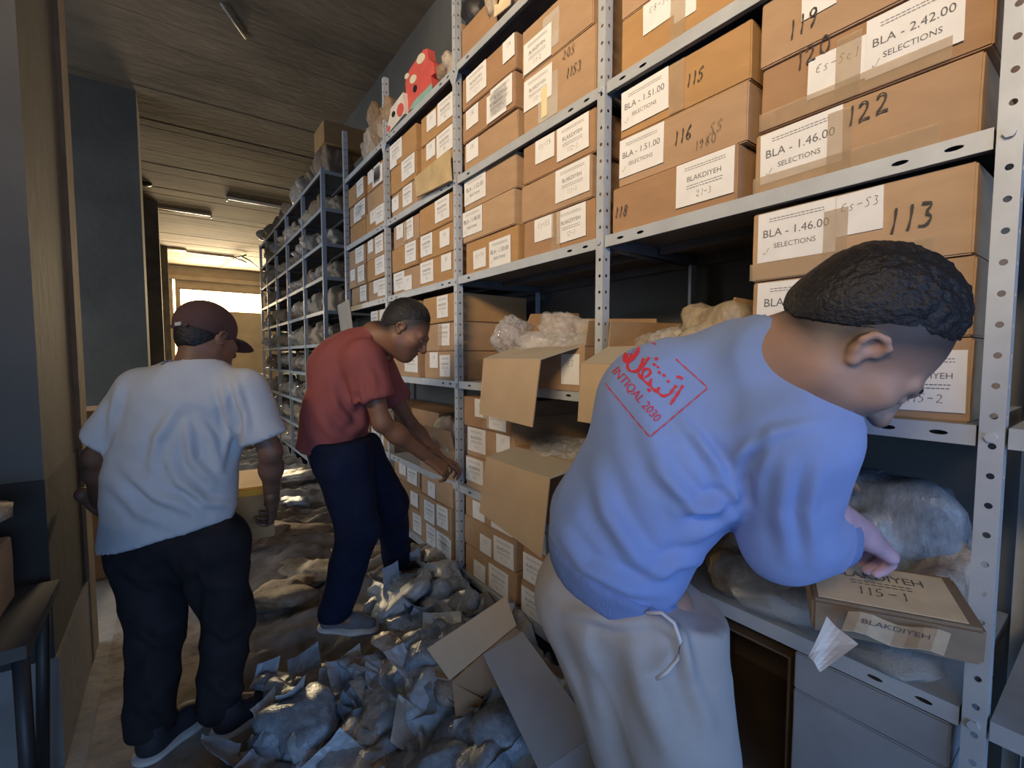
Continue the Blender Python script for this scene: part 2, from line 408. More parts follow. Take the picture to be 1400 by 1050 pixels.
# ------------------------------------------------------------------ lettering
_txt = {}
def text_mesh(s, size=1.0, extr=0.0):
    key = (s, size)
    if key in _txt: return _txt[key]
    cu = bpy.data.curves.new('t', 'FONT'); cu.body = s; cu.size = size; cu.align_x = 'LEFT'; cu.resolution_u = 3
    o = bpy.data.objects.new('t', cu); COL.objects.link(o); bpy.context.view_layer.update()
    me = bpy.data.meshes.new_from_object(o.evaluated_get(bpy.context.evaluated_depsgraph_get()))
    bpy.data.objects.remove(o); bpy.data.curves.remove(cu)
    bm = bmesh.new(); bm.from_mesh(me); bmesh.ops.triangulate(bm, faces=bm.faces)
    v = np.array([p.co[:2] for p in bm.verts]); f = [[q.index for q in p.verts] for p in bm.faces]; bm.free()
    bpy.data.meshes.remove(me)
    if len(v): v = v-np.array([v[:, 0].min(), 0])
    _txt[key] = (v, f); return _txt[key]
GLYPH = {'0': [[(.5, 1), (.15, .75), (.15, .25), (.5, 0), (.85, .25), (.85, .75), (.5, 1)]], '1': [[(.45, 1.0), (.5, .5), (.42, 0)]],
         '2': [[(.1, .8), (.4, 1), (.75, .8), (.6, .45), (.1, .02), (.5, .1), (.95, .05)]], '3': [[(.1, .95), (.7, .9), (.35, .55), (.75, .35), (.5, .03), (.1, .08)]],
         '4': [[(.35, 1), (.15, .4), (.85, .45)], [(.65, .8), (.6, 0)]], '5': [[(.8, 1), (.3, .95), (.2, .55), (.6, .6), (.75, .25), (.4, 0), (.1, .1)]],
         '6': [[(.7, 1), (.25, .6), (.15, .2), (.45, 0), (.75, .2), (.6, .45), (.2, .35)]], '7': [[(.1, .95), (.85, .95), (.4, 0)]],
         '8': [[(.5, .5), (.2, .75), (.5, 1), (.8, .75), (.5, .5), (.15, .25), (.5, 0), (.85, .25), (.5, .5)]], '9': [[(.8, .7), (.5, .5), (.2, .7), (.45, 1), (.8, .8), (.7, .3), (.4, 0)]],
         '-': [[(.1, .5), (.85, .52)]], ' ': [], 'E': [[(.8, .9), (.3, .8), (.2, .55), (.6, .52)], [(.2, .55), (.15, .1), (.8, .08)]], 's': [[(.75, .6), (.35, .6), (.3, .4), (.65, .3), (.6, .02), (.15, .02)]],
         'S': [[(.85, .9), (.4, 1), (.2, .75), (.7, .45), (.6, .05), (.1, .05)]], 'c': [[(.75, .5), (.4, .6), (.2, .3), (.45, .02), (.8, .1)]], 'v': [[(.0, .35), (.25, 0), (1.0, 1.1)]]}
def stroke_poly(lines, wd):
    """flat ribbons for hand-drawn strokes: 2D points"""
    v, f = [], []
    for L in lines:
        P = [np.array(p, float) for p in L]
        if len(P) > 2:      # round the corners once
            Q = [P[0]]
            for a, b in zip(P, P[1:]): Q += [a*.75+b*.25, a*.25+b*.75]
            P = Q+[P[-1]]
        base = len(v)
        for i, p in enumerate(P):
            t = P[min(i+1, len(P)-1)]-P[max(i-1, 0)]; t = t/max(np.linalg.norm(t), 1e-9); n = np.array([-t[1], t[0]])
            ww = wd*(.75+.25*math.sin(i*1.7))
            v += [p+n*ww/2, p-n*ww/2]
        for i in range(len(P)-1): f.append((base+2*i, base+2*i+1, base+2*i+3, base+2*i+2))
    return np.array(v) if v else np.zeros((0, 2)), f
def hand_text(s, h, wd, slant=.15, adv=.75):
    lines = []; x = 0
    for ch in s:
        for L in GLYPH.get(ch, []): lines.append([((x+.62*p[0]+slant*p[1])*h, p[1]*h) for p in L])
        x += adv if ch not in '1 ' else adv*.7
    return stroke_poly(lines, wd)
def join2(parts):
    v, f = [], []
    for (a, b, ox, oy, sx, sy) in parts:
        n = len(v); v += [(p[0]*sx+ox, p[1]*sy+oy) for p in a]; f += [[i+n for i in q] for q in b]
    return v, f

def stamp_on(parent, bvh):
    def K(x, y): return np.array([720+x/2.4417, 420+y/2.4417])
    def cast(vf, name, m, lift=.0016, parent=parent):
        v, f = vf; pos = []; o = Vector(CP)
        for p in v:
            d = Vector(dep(p[0], p[1], 1.0)-CP).normalized(); h = bvh.ray_cast(o, d)
            if h[0] is None or h[1].dot(-d) < .12: pos.append(None)
            else: pos.append(np.array(h[0]+h[1]*lift))
        keep = [q for q in f if all(pos[i] is not None for i in q) and max(np.linalg.norm(pos[a]-pos[b]) for a in q for b in q) < .08]
        used = sorted({i for q in keep for i in q}); mp = {a: i for i, a in enumerate(used)}
        if not keep: return None
        return link(name, pydata(name, [pos[i] for i in used], [[mp[i] for i in q] for q in keep]), m, parent)
    def dense(L, n=8):
        out = []
        for a, b in zip(L, L[1:]):
            a, b = np.array(a, float), np.array(b, float); k = max(1, int(np.linalg.norm(b-a)/n)); out += [a+(b-a)*i/k for i in range(k)]
        return out+[np.array(L[-1], float)]
    lines = [dense([K(*p) for p in L]) for L in ([(395, 108), (432, 126)], [(498, 174), (606, 270), (412, 434), (262, 254)])]
    v, f = [], []
    for L in lines:
        a, b = stroke_poly([L[:]] if False else [L], 1.9); f += [[i+len(v) for i in q] for q in b]; v += list(a)
    fr = cast((v, f), 'stamp_frame', M_RED); 
    ar = [[(522, 262), (505, 290), (480, 326)], [(500, 262), (478, 292), (455, 300), (438, 284), (442, 268)], [(438, 284), (418, 272), (412, 252), (418, 240)], [(412, 262), (396, 250), (384, 232), (392, 208), (412, 206), (414, 224), (396, 236)],
          [(386, 240), (372, 222), (384, 188), (392, 172)], [(410, 168), (384, 204), (366, 216), (346, 216), (336, 198), (342, 180)],
          [(470, 252), (476, 246)], [(455, 232), (462, 226)], [(440, 222), (446, 216)], [(424, 196), (430, 190)], [(436, 204), (441, 199)], [(500, 236), (512, 232), (520, 242)], [(404, 274), (414, 282)], [(428, 176), (438, 172)]]
    av, af = stroke_poly([dense([K(*p) for p in L], 5) for L in ar], 4.6); cast((av, af), 'arabic_lettering', M_RED)
    # round emblem with a pale mark, partly round the side of the back
    cx, cy = K(350, 157); ax = np.array([.60, .80]); bx = np.array([-.80, .60]); ring = []
    v = [(cx, cy)]; f = []
    for k in range(24):
        a = 2*math.pi*k/24; p = np.array([cx, cy])+np.array([.62, -.78])*15.5*math.cos(a)+np.array([.78, .62])*8.5*math.sin(a); v.append(tuple(p))
    for k in range(24): f.append((0, 1+k, 1+(k+1) % 24))
    cast((v, f), 'round_emblem', M_RED)
    ev, ef = stroke_poly([dense([K(342, 170), K(352, 150), K(362, 138)], 3), dense([K(338, 160), K(346, 152)], 3), dense([K(356, 160), K(366, 146)], 3)], 1.8)
    cast((ev, ef), 'emblem_mark', MATS['blue_fleece'], .0028)
    # INTIQAL 2030 along the lower edge
    tv, tf = text_mesh('INTIQAL 2030', 1.0); W = tv[:, 0].max()
    BR = K(430, 385); ex = unit(np.array([62., 72.])); ey = unit(np.array([82., -66.]))
    s = 17.5; pts = [BR+ex*((p[0]-W)*s*.86)+ey*(p[1]*s) for p in tv]
    # split long edges so that the print follows the cloth
    cast((pts, tf), 'printed_lettering', M_RED)
# ------------------------------------------------------------------ steel racks: slotted angle posts with real holes, folded shelf lips with slots
def bm_strip_holes(bm, org, du, dv, wid, length, step, first, hw, hh, thick, cu=0.5, only=None):
    """flat strip along dv with oval holes; du across. Real holes, two skins"""
    org = np.array(org, float); du = np.array(du, float); dv = np.array(dv, float); n = np.cross(du, dv)
    cells = []; z = 0.0; ks = []
    z0 = first
    while z0+step/2 < length:
        if only is None or only(z0): ks.append(z0)
        z0 += step
    edges = [0.0]
    for k in ks: edges += [k-step/2, k+step/2]
    edges.append(length)
    def quad(a, b, c, d):
        for t, rev in ((0, False), (-thick, True)):
            vs = [bm.verts.new(Vector(org+du*p[0]+dv*p[1]+n*t)) for p in (a, b, c, d)]
            bm.faces.new(vs[::-1] if rev else vs)
    last = 0.0
    for k in ks:
        lo, hi = k-step/2, k+step/2
        if lo > last+1e-6: quad((0, last), (wid, last), (wid, lo), (0, lo))
        last = hi
        c = (wid*cu, k); N = 12
        ring = [(c[0]+hw*math.cos(2*math.pi*(i+.5)/N), c[1]+hh*math.sin(2*math.pi*(i+.5)/N)) for i in range(N)]
        def out(p):
            dx, dy = p[0]-c[0], p[1]-c[1]
            t = min((((wid if dx > 0 else 0)-c[0])/dx) if abs(dx) > 1e-9 else 9e9, (((hi if dy > 0 else lo)-c[1])/dy) if abs(dy) > 1e-9 else 9e9)
            return (c[0]+dx*t, c[1]+dy*t)
        outer = [out(p) for p in ring]; corners = [(wid, hi), (0, hi), (0, lo), (wid, lo)]
        poly = []
        for i in range(N):
            a, b = outer[i], outer[(i+1) % N]; mid = []
            if abs(a[0]-b[0]) > 1e-7 and abs(a[1]-b[1]) > 1e-7:
                mid = [min(corners, key=lambda q: abs(q[0]-a[0])+abs(q[1]-a[1])+abs(q[0]-b[0])+abs(q[1]-b[1]))]
            pl = [ring[i], a]+mid+[b, ring[(i+1) % N]]
            for t, rev in ((0, False), (-thick, True)):
                vs = [bm.verts.new(Vector(org+du*p[0]+dv*p[1]+n*t)) for p in pl]
                bm.faces.new(vs[::-1] if rev else vs)
            vs = [bm.verts.new(Vector(org+du*p[0]+dv*p[1]+n*t)) for p, t in ((ring[i], 0), (ring[(i+1) % N], 0), (ring[(i+1) % N], -thick), (ring[i], -thick))]
            bm.faces.new(vs)
    if last < length: quad((0, last), (wid, last), (wid, length), (0, length))

def post(parent, x, y, z1, depth_dir=1, holes=True, wid=.035, side=1):
    bm = bmesh.new(); step = .058
    f = (lambda z: True) if holes else (lambda z: False)
    # front flange in the plane x, and side flange running back
    bm_strip_holes(bm, (x, y-wid/2*side, 0), (0, side, 0), (0, 0, 1), wid, z1, step, .05, .0062, .0062, .002, .45, f)
    bm_strip_holes(bm, (x, y-wid/2*side, 0), (depth_dir, 0, 0), (0, 0, 1), wid, z1, step, .05, .0062, .0062, .002, .5, f)
    bm2 = bm; me = bpy.data.meshes.new('post'); bm.to_mesh(me); bm.free()
    return link('post', me, M_STEEL, parent)
def shelf(parent, x0, x1, ya, yb, za, zb, lip=.040, slots=True):
    """a folded steel shelf between posts, za/zb = top height at ya/yb; front lip faces the aisle"""
    bm = bmesh.new(); L = yb-ya
    def slot(k): return slots and (k < .17 or k > L-.17)
    bm_strip_holes(bm, (x0, ya, za-lip), (0, 0, 1), (0, 1, (zb-za)/L), lip, L, .085, .055, .0048, .015, .0015, .5, slot)
    for dx in (0.0,):
        vs = [bm.verts.new(Vector(p)) for p in ((x0, ya, za), (x1, ya, za), (x1, yb, zb), (x0, yb, zb))]; bm.faces.new(vs)
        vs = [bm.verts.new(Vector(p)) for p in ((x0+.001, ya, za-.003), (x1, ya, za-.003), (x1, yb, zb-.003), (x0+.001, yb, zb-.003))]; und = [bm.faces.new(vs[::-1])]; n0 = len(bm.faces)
    bm_box(bm, (x0+.002, ya, min(za, zb)-lip), (x0+.018, ya+L, min(za, zb)-lip+.0015))
    bm_box(bm, (x1-.002, ya, min(za, zb)-lip), (x1, ya+L, min(za, zb)))
    for yy in (ya, yb-.002): bm_box(bm, (x0+.002, yy, min(za, zb)-lip), (x1-.002, yy+.002, min(za, zb)-.001))
    for k in (.33, .66): bm_box(bm, (x0+.02, ya+.03+L*0, min(za, zb)-.028), (x0+.021, yb-.03, min(za, zb)-.004)) if k < .5 else bm_box(bm, (x0+(x1-x0)*.5, ya+.02, min(za, zb)-.03), (x0+(x1-x0)*.5+.03, yb-.02, min(za, zb)-.004))
    bm.faces.ensure_lookup_table()
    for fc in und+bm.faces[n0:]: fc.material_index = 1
    me = bpy.data.meshes.new('shelf'); bm.to_mesh(me); bm.free(); me.materials.append(M_STEEL); me.materials.append(M_UNDERSHADE)
    return link('shelf', me, None, parent)
XB = DX+.58
PY = [.166, 1.185, 2.245, 3.262, 4.22]          # posts of the box rack, nearest first
ZL = dict(D=.245, C=.728, B=1.305, A=1.872, E=2.405, F=2.985)
rack = empty('shelving_rack', (DX, PY[0], 0), 'long grey slotted-angle shelving rack full of labelled cardboard boxes', 'shelving rack')
def at_rack(o, root): o.location = -Vector(root.location); return o
for i, y in enumerate(PY):
    at_rack(post(rack, DX-.003, y, 3.45 if i in (1, 2) else 3.4, 1, True), rack); at_rack(post(rack, XB, y, 3.4, -1, False), rack)
at_rack(post(rack, DX-.003, PY[0]-1.0, 3.4, 1, False), rack)
BAYS = [(PY[0], PY[1]), (PY[1], PY[2]), (PY[2], PY[3]), (PY[3], PY[4])]
BZ = [dict(ZL), dict(ZL), dict(ZL), dict(ZL)]
for k, (ya, yb) in enumerate(BAYS):
    for lv in 'DCBAEF':
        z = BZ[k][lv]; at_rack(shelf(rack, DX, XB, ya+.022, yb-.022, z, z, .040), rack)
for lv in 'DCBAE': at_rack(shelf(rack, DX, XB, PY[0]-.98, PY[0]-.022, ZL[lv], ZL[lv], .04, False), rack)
for y in PY[1:-1]:
    bm = bmesh.new(); vs = [(DX-.004, y-.05, 2.945), (DX-.004, y+.05, 2.945), (DX-.004, y, 2.86)]
    bm.faces.new([bm.verts.new(Vector(p)) for p in vs]); bm.faces.new([bm.verts.new(Vector((p[0]-.002, p[1], p[2]))) for p in vs][::-1])
    me = bpy.data.meshes.new('gusset'); bm.to_mesh(me); bm.free(); at_rack(link('gusset', me, M_STEEL, rack), rack)
bolt_bm = bmesh.new(); bmesh.ops.create_cone(bolt_bm, cap_ends=True, segments=6, radius1=.010, radius2=.009, depth=.008)
bolt_me = bm_mesh('bolt', bolt_bm); bolt_me.materials.append(M_STEEL)
for y in PY[:3]:
    for lv in 'DCBAEF':
        o = link('bolt', bolt_me, None, rack); o.matrix_local = Matrix.Translation(Vector((-.008, y-PY[0], ZL[lv]-.02))) @ Matrix.Rotation(math.pi/2, 4, 'Y')
# the second rack further down the aisle, many close shelves of sacks
QY = [4.98, 5.85, 6.80, 7.62, 8.40, 9.05]
QZ = [.22, .56, .90, 1.25, 1.575, 1.915, 2.26, 2.60, 2.95, 3.32]
rack2 = empty('shelving_rack', (DX, QY[0], 0), 'far narrow-shelved grey rack packed with sacks and bundles', 'shelving rack')
for i, y in enumerate(QY):
    at_rack(post(rack2, DX-.003, y, 3.34, 1, False, .036), rack2); at_rack(post(rack2, XB, y, 3.34, -1, False, .036), rack2)
for k in range(5):
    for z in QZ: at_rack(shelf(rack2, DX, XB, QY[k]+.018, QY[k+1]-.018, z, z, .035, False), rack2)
# cross ties on the near end frame
for z in QZ:
    at_rack(link('end_tie', box_mesh('end_tie', (DX+.03, QY[0]-.004, z-.035), (XB-.03, QY[0]-.001, z)), M_STEEL, rack2), rack2)
# ------------------------------------------------------------------ cardboard boxes with their labels
rb = random.Random(11)
_let = {}
def lettering_mesh(kind, text, w, h):
    key = (kind, text, round(w, 2), round(h, 2))
    if key in _let: return _let[key]
    parts = []
    def line(y, x0, x1, t): parts.append(([(x0, y-t/2), (x1, y-t/2), (x1, y+t/2), (x0, y+t/2)], [[0, 1, 2, 3]], 0, 0, 1, 1))
    def put(s, y, hh, x0, x1):
        v, f = text_mesh(s); W = v[:, 0].max(); k = min(hh/.72, (x1-x0)/W); parts.append((v, f, x0+((x1-x0)-W*k)/2, y, k, k))
    if kind in ('B', 'K'):
        for i, yy in enumerate((.36, .31)):   # two lines of fine print as rows of short dashes
            x = -.34*w
            r2 = random.Random(i+5)
            while x < .34*w:
                l = r2.uniform(.02, .05)*w; line(yy*h, x, min(x+l, .36*w), .014*h); x += l+.012*w
    if kind == 'B':
        put(text, .0*h, .17*h, -.42*w, .42*w); put('SELECTIONS', -.24*h, .10*h, -.33*w, .33*w)
        v, f = stroke_poly([[(-.42*w, -.30*h), (-.39*w, -.36*h), (-.34*w, -.22*h)]], .008*w) if (len(text)*7) % 2 else stroke_poly([[(.33*w, -.15*h), (.35*w, -.2*h), (.42*w, -.05*h)]], .008*w)
        parts.append((v, f, 0, 0, 1, 1))
    elif kind == 'K':
        put('BLAKDIYEH', .04*h, .12*h, -.34*w, .34*w)
        for yy in (-.06, -.12):
            r2 = random.Random(int(yy*100)); x = -.30*w
            while x < .30*w:
                l = r2.uniform(.02, .06)*w; line(yy*h, x, min(x+l, .32*w), .016*h); x += l+.012*w
        v, f = hand_text(text, .15*h, .014*h, .1); wd = v[:, 0].max() if len(v) else 0; parts.append((v, f, -wd/2, -.36*h, 1, 1))
    else:
        v, f = hand_text(text, .22*h, .020*h, .12); wd = v[:, 0].max(); k = min(1, .8*w/wd); parts.append((v, f, -wd*k/2, .08*h, k, k))
    v, f = join2(parts)
    me = pydata('lettering', [(0, -p[0], p[1]) for p in v], [q[::-1] for q in f]); me.materials.append(M_INK); _let[key] = me
    return me
_pap = {}
def label_on(parent, xf, y, z, w, h, kind, text, tilt=0.0, m=None):
    key = (round(w, 3), round(h, 3), m.name if m else '')
    if key not in _pap:
        me = box_mesh('label', (-.0007, -w/2, -h/2), (.0004, w/2, h/2)); me.materials.append(m or M_PAPER); _pap[key] = me
    o = link('label', _pap[key], None, parent); o.location = (xf-.0006, y, z); o.rotation_euler = (tilt, 0, 0)
    if text:
        t = link('lettering', lettering_mesh(kind, text, w, h), None, o); t.location = (-.0013, 0, 0)
    return o
def handwriting(parent, xf, y, z, text, h, tilt=0.0, wd=None):
    v, f = hand_text(text, h, wd or h*.115)
    me = pydata('handwriting', [(0, -p[0], p[1]) for p in v], [q[::-1] for q in f])
    o = link('handwriting', me, M_PEN, parent); o.location = (xf-.0068, y, z); o.rotation_euler = (tilt, 0, 0); return o

class Carton: pass
ALLB = []
_boxme = {}
def carton_mesh(dx, dy, dz, mi):
    key = (round(dx, 3), round(dy, 3), round(dz, 3), mi)
    if key in _boxme: return _boxme[key]
    bm = bmesh.new(); bm_box(bm, (-dx/2, -dy/2, 0), (dx/2, dy/2, dz))
    bmesh.ops.bevel(bm, geom=bm.edges[:], offset=.0035, segments=2, affect='EDGES')
    bmesh.ops.subdivide_edges(bm, edges=[e for e in bm.edges if e.calc_length() > .1], cuts=3, use_grid_fill=True)
    for v in bm.verts:                 # slightly bulged walls, tired edges
        b = .004*math.cos(math.pi*v.co.y/dy)*math.sin(math.pi*max(0, min(1, v.co.z/dz)))
        if abs(v.co.x) > dx/2-.01: v.co.x += math.copysign(b, v.co.x)*.6
        v.co += Vector((noise.noise(v.co*9+Vector((mi, 0, 0))), noise.noise(v.co*9+Vector((0, mi, 5))), 0))*.0016
    # the seam where the top flaps meet
    bm_box(bm, (-dx/2+.004, -.0015, dz-.001), (dx/2-.004, .0015, dz+.0006))
    me = bm_mesh('cardboard_box', bm); me.materials.append(M_CARD[mi % 4]); _boxme[key] = me
    return me
BAYN = ['nearest bay', 'second bay', 'third bay', 'fourth bay']
SHN = dict(F='top shelf', E='second shelf down', A='third shelf down', B='fourth shelf down', C='fifth shelf down', D='bottom shelf')
ORD = {1: ['only'], 2: ['bottom', 'top'], 3: ['bottom', 'middle', 'top'], 4: ['bottom', 'second', 'third', 'top']}
def carton(bay, lv, x, y0, y1, z0, h, desc, mi=None, rot=None, dx=.50, shelf_word=True):
    mi = rb.randrange(4) if mi is None else mi; rot = rb.uniform(-.012, .012) if rot is None else rot
    o = link('cardboard_box', carton_mesh(dx, y1-y0, h, mi), None)
    o.location = (x+dx/2, (y0+y1)/2, z0); o.rotation_euler = (0, 0, rot)
    lab = desc+((', '+SHN[lv]+', '+BAYN[bay]) if shelf_word else '')
    tag(o, lab, 'box', 'labelled cardboard boxes on the box rack')
    ALLB.append((o, x, y0, y1, z0, h, dx)); return o
def stack(bay, lv, side, y0, y1, hs, x=DX+.012, tint=None, descs=None, jit=.020, gap=.003):
    z = ZL[lv]+.0005; n = len(hs); out = []
    for i, h in enumerate(hs):
        a = rb.uniform(-jit, jit)
        d = (descs or {}).get(i) or ('%s cardboard box, %s of %s stack' % ({0: 'tan', 1: 'brown', 2: 'pale', 3: 'ochre'}[(tint[i] if tint else 1)], ORD[n][i], side) if n > 1 else 'single cardboard box, %s side' % side)
        out.append(carton(bay, lv, x+abs(rb.uniform(0, jit)), y0+a*.5+.003, y1+a*.5-.003, z, h, d, mi=(tint[i] if tint else 1))); z += h+gap
    return out
def unit_lab(px0, px1, py): 
    a = onx(px0, py, DX); b = onx(px1, py, DX); return a[1]-b[1], (a[1]+b[1])/2, a[2]
LABELS = []      # (px0, px1, py, kind, text)
# nearest bay
LABELS += [(868, 913, 23, 'S', 'E8-S1'), (916, 936, 2, 'S', '12'), (843, 906, 113, 'B', 'BLA - 1.51.00'), (838, 897, 197, 'B', 'BLA - 1.51.00'), (926, 1006, 240, 'K', '21-3'),
           (1183, 1318, 40, 'B', 'BLA - 2.42.00'), (1100, 1183, 107, 'S', 'Es-Sc1'), (1036, 1148, 198, 'B', 'BLA - 1.46.00'), (1097, 1140, -6, 'S', '11'),
           (1033, 1140, 312, 'B', 'BLA - 1.46.00'), (1140, 1206, 271, 'S', 'Es-S3'), (1030, 1150, 414, 'B', 'BLA - 2.48.00'), (1232, 1304, 520, 'K', '115-2')]
# second bay
LABELS += [(635, 662, 105, 'K', '112-1'), (685, 701, 63, 'S', '114'), (667, 697, 121, 'K', '113-2'), (633, 651, 165, 'S', '116'), (631, 647, 198, 'S', '115'), (662, 689, 168, 'K', '112-3'),
           (712, 750, 82, 'K', '111-2'), (712, 750, 133, 'K', '110-1'), (729, 756, 203, 'S', 'Es-S4'), (759, 802, 176, 'K', '112-1'), (758, 805, 236, 'K', '111-1'), (724, 756, 308, 'S', 'Es-S5'), (757, 796, 296, 'K', '12-1'),
           (622, 652, 259, 'B', 'BLA - 1.52.00'), (624, 650, 305, 'B', 'BLA - 1.48.00'), (640, 660, 356, 'S', 'Es-S4'), (663, 692, 348, 'B', 'BLA - 1.50.00'),
           (647, 663, 549, 'S', 'E8'), (663, 690, 568, 'K', '101-1'), (635, 659, 594, 'K', '10-1'), (674, 693, 602, 'S', 'E5'), (633, 656, 635, 'K', '104'),
           (643, 659, 698, 'S', 'Es'), (668, 697, 713, 'K', '98-1'), (653, 668, 743, 'S', 'E4'), (673, 700, 760, 'K', '97-2'), (645, 660, 780, 'S', 'E5'), (665, 691, 797, 'K', '96-1'),
           (730, 742, 748, 'S', 'E6'), (708, 735, 787, 'K', '95'), (708, 740, 836, 'K', '94-1')]
# third bay
LABELS += [(537, 546, 317, 'S', '90'), (547, 560, 305, 'K', '91'), (593, 613, 287, 'K', '92'), (569, 585, 334, 'K', '93'), (598, 613, 328, 'S', '94'), (551, 566, 344, 'K', '95'), (571, 588, 375, 'K', '96'), (600, 614, 357, 'S', '97'),
           (532, 546, 387, 'K', '98'), (547, 558, 388, 'S', '99'), (525, 541, 205, 'K', '81'), (546, 564, 226, 'K', '82'), (527, 540, 235, 'S', '83'), (531, 541, 282, 'S', '84'), (547, 560, 266, 'K', '85'),
           (593, 614, 147, 'K', '86'), (578, 592, 170, 'S', '87'), (592, 614, 190, 'K', '88'), (577, 591, 203, 'S', '89'),
           (593, 608, 415, 'K', '71'), (592, 608, 458, 'K', '72'), (548, 573, 494, 'K', '73'), (581, 592, 490, 'S', '74'), (596, 607, 500, 'K', '75'), (535, 550, 418, 'K', '76'),
           (543, 552, 635, 'S', '61'), (554, 567, 645, 'K', '62'), (557, 567, 680, 'S', '63'), (561, 572, 714, 'K', '64'), (586, 596, 667, 'S', '65'), (600, 615, 687, 'K', '66'), (583, 597, 700, 'K', '67'), (584, 597, 728, 'K', '68'), (598, 616, 738, 'K', '69'), (607, 624, 760, 'K', '70')]
# fourth bay
LABELS += [(485, 494, 252, 'K', '51'), (499, 505, 232, 'S', '52'), (507, 515, 223, 'K', '53'), (505, 520, 254, 'K', '54'), (481, 487, 287, 'S', '55'), (487, 495, 276, 'K', '56'), (513, 524, 286, 'K', '57'), (504, 512, 292, 'S', '58'), (480, 490, 306, 'K', '59'),
           (501, 508, 337, 'S', '41'), (511, 522, 330, 'K', '42'), (483, 496, 343, 'K', '43'), (513, 526, 358, 'K', '44'), (476, 486, 372, 'S', '45'), (488, 497, 367, 'K', '46'), (507, 515, 392, 'S', '47'), (515, 527, 392, 'K', '48'), (490, 499, 396, 'K', '49'),
           (499, 508, 428, 'K', '31'), (513, 521, 425, 'S', '32'), (512, 520, 595, 'K', '33'), (498, 507, 588, 'S', '34')]

h3 = [.158, .158, .158]
R0, L0, R1, L1, R2, L2, R3, L3 = (.202, .645), (.680, 1.138), (1.235, 1.672), (1.722, 2.196), (2.295, 2.725), (2.770, 3.205), (3.31, 3.71), (3.75, 4.165)
# --- nearest bay
stack(0, 'E', 'left', *L0, [.20, .16], tint=[3, 0], x=DX+.03, descs={0: 'ochre cardboard box with two paper slips, bottom of left stack', 1: 'tan cardboard box, top of left stack'})
stack(0, 'E', 'right', *R0, [.20], tint=[1], x=DX+.02)
s = stack(0, 'A', 'left', *L0, [.157, .162, .160], tint=[1, 0, 3], descs={0: 'brown cardboard box handwritten 118, bottom of left stack', 1: 'tan cardboard box handwritten 116, middle of left stack', 2: 'ochre cardboard box handwritten 115, top of left stack'})
handwriting(s[0], -.2505, .215, .055, '118', .036, .05); handwriting(s[1], -.2505, .005, .065, '116', .040, -.05); handwriting(s[1], -.2505, -.07, .025, '1980', .026, -.08, .0018); handwriting(s[1], -.2505, -.115, .055, '55', .03, 0, .0018); handwriting(s[2], -.2505, -.03, .06, '115', .036, -.03)
s = stack(0, 'A', 'right', *R0, [.160, .160, .165], tint=[0, 1, 0], descs={0: 'tan cardboard box handwritten 122, bottom of right stack', 1: 'brown cardboard box handwritten 120, middle of right stack', 2: 'brown cardboard box handwritten 119, top of right stack'})
handwriting(s[0], -.2505, .010, .098, '122', .044, -.1); handwriting(s[1], -.2505, .135, .117, '120', .042, -.15); handwriting(s[2], -.2505, .15, .035, '119', .042, -.1)
s = stack(0, 'B', 'right', *R0, [.172, .160, .180], tint=[0, 0, 2], descs={0: 'pale box behind the bent man\'s face, bottom of right stack', 1: 'pale box behind the bent man\'s hair, middle of right stack', 2: 'pale cardboard box handwritten 113, top of right stack'})
handwriting(s[2], -.2505, -.075, .065, '113', .052, -.05)
# grey cartons under the second shelf
for z0, h, y0, y1, lab in ((ZL['D']+.001, .33, .20, .50, 'large grey carton under the wrapped parcel, lower one'), (ZL['D']+.333, .098, .20, .50, 'flat grey carton just under the shelf lip below the wrapped parcel')):
    o = link('cardboard_box', carton_mesh(.48, y1-y0, h, 7+int(z0*10)), None); o.location = (DX+.252, (y0+y1)/2, z0); tag(o, lab, 'box')
    o.data.materials[0] = mat('bluish_grey_card', (.30, .32, .34), .8, .12, 6, .06, 60)
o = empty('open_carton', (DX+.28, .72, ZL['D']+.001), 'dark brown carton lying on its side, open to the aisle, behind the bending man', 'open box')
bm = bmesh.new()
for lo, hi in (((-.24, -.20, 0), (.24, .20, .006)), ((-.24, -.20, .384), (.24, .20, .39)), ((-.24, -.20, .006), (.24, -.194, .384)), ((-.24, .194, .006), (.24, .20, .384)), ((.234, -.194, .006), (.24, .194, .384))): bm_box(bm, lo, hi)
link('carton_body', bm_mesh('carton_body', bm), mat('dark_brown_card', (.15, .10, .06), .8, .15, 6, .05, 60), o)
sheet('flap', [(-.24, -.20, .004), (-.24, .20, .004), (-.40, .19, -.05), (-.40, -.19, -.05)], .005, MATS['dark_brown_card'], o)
# --- second bay
stack(1, 'E', 'left', *L1, h3, tint=[0, 1, 1], x=DX+.014)
s = stack(1, 'E', 'right', *R1, [.250, .20], tint=[0, 0], x=DX+.004, descs={0: 'large tan carton with plastic pocket handwritten 1153, lower right', 1: 'open-topped tan carton with a plastic pocket, upper right'})
handwriting(s[0], -.2505, -.06, .12, '1153', .036, .05); handwriting(s[0], -.2505, -.04, .20, '205', .032, .05)
p = link('plastic_pocket', box_mesh('plastic_pocket', (-.003, -.06, -.085), (0, .06, .085), .0012), mat('pocket_film', (.8, .78, .7), .15, .05, spec=.6, alpha=.35), s[0]); p.location = (-.252, .05, .10)
p = link('yellow_slip', box_mesh('yellow_slip', (-.001, -.018, -.06), (0, .018, .06)), mat('yellow_slip', (.78, .66, .38), .7, .05), p); p.location = (-.0035, .02, -.01)
p = link('plastic_pocket', box_mesh('plastic_pocket', (-.003, -.05, -.07), (0, .05, .07), .0012), MATS['pocket_film'], s[1]); p.location = (-.252, .02, .10)
stack(1, 'A', 'left', *L1, [.172, .162, .162], tint=[3, 2, 0])
stack(1, 'A', 'right', *R1, h3, tint=[1, 0, 1])
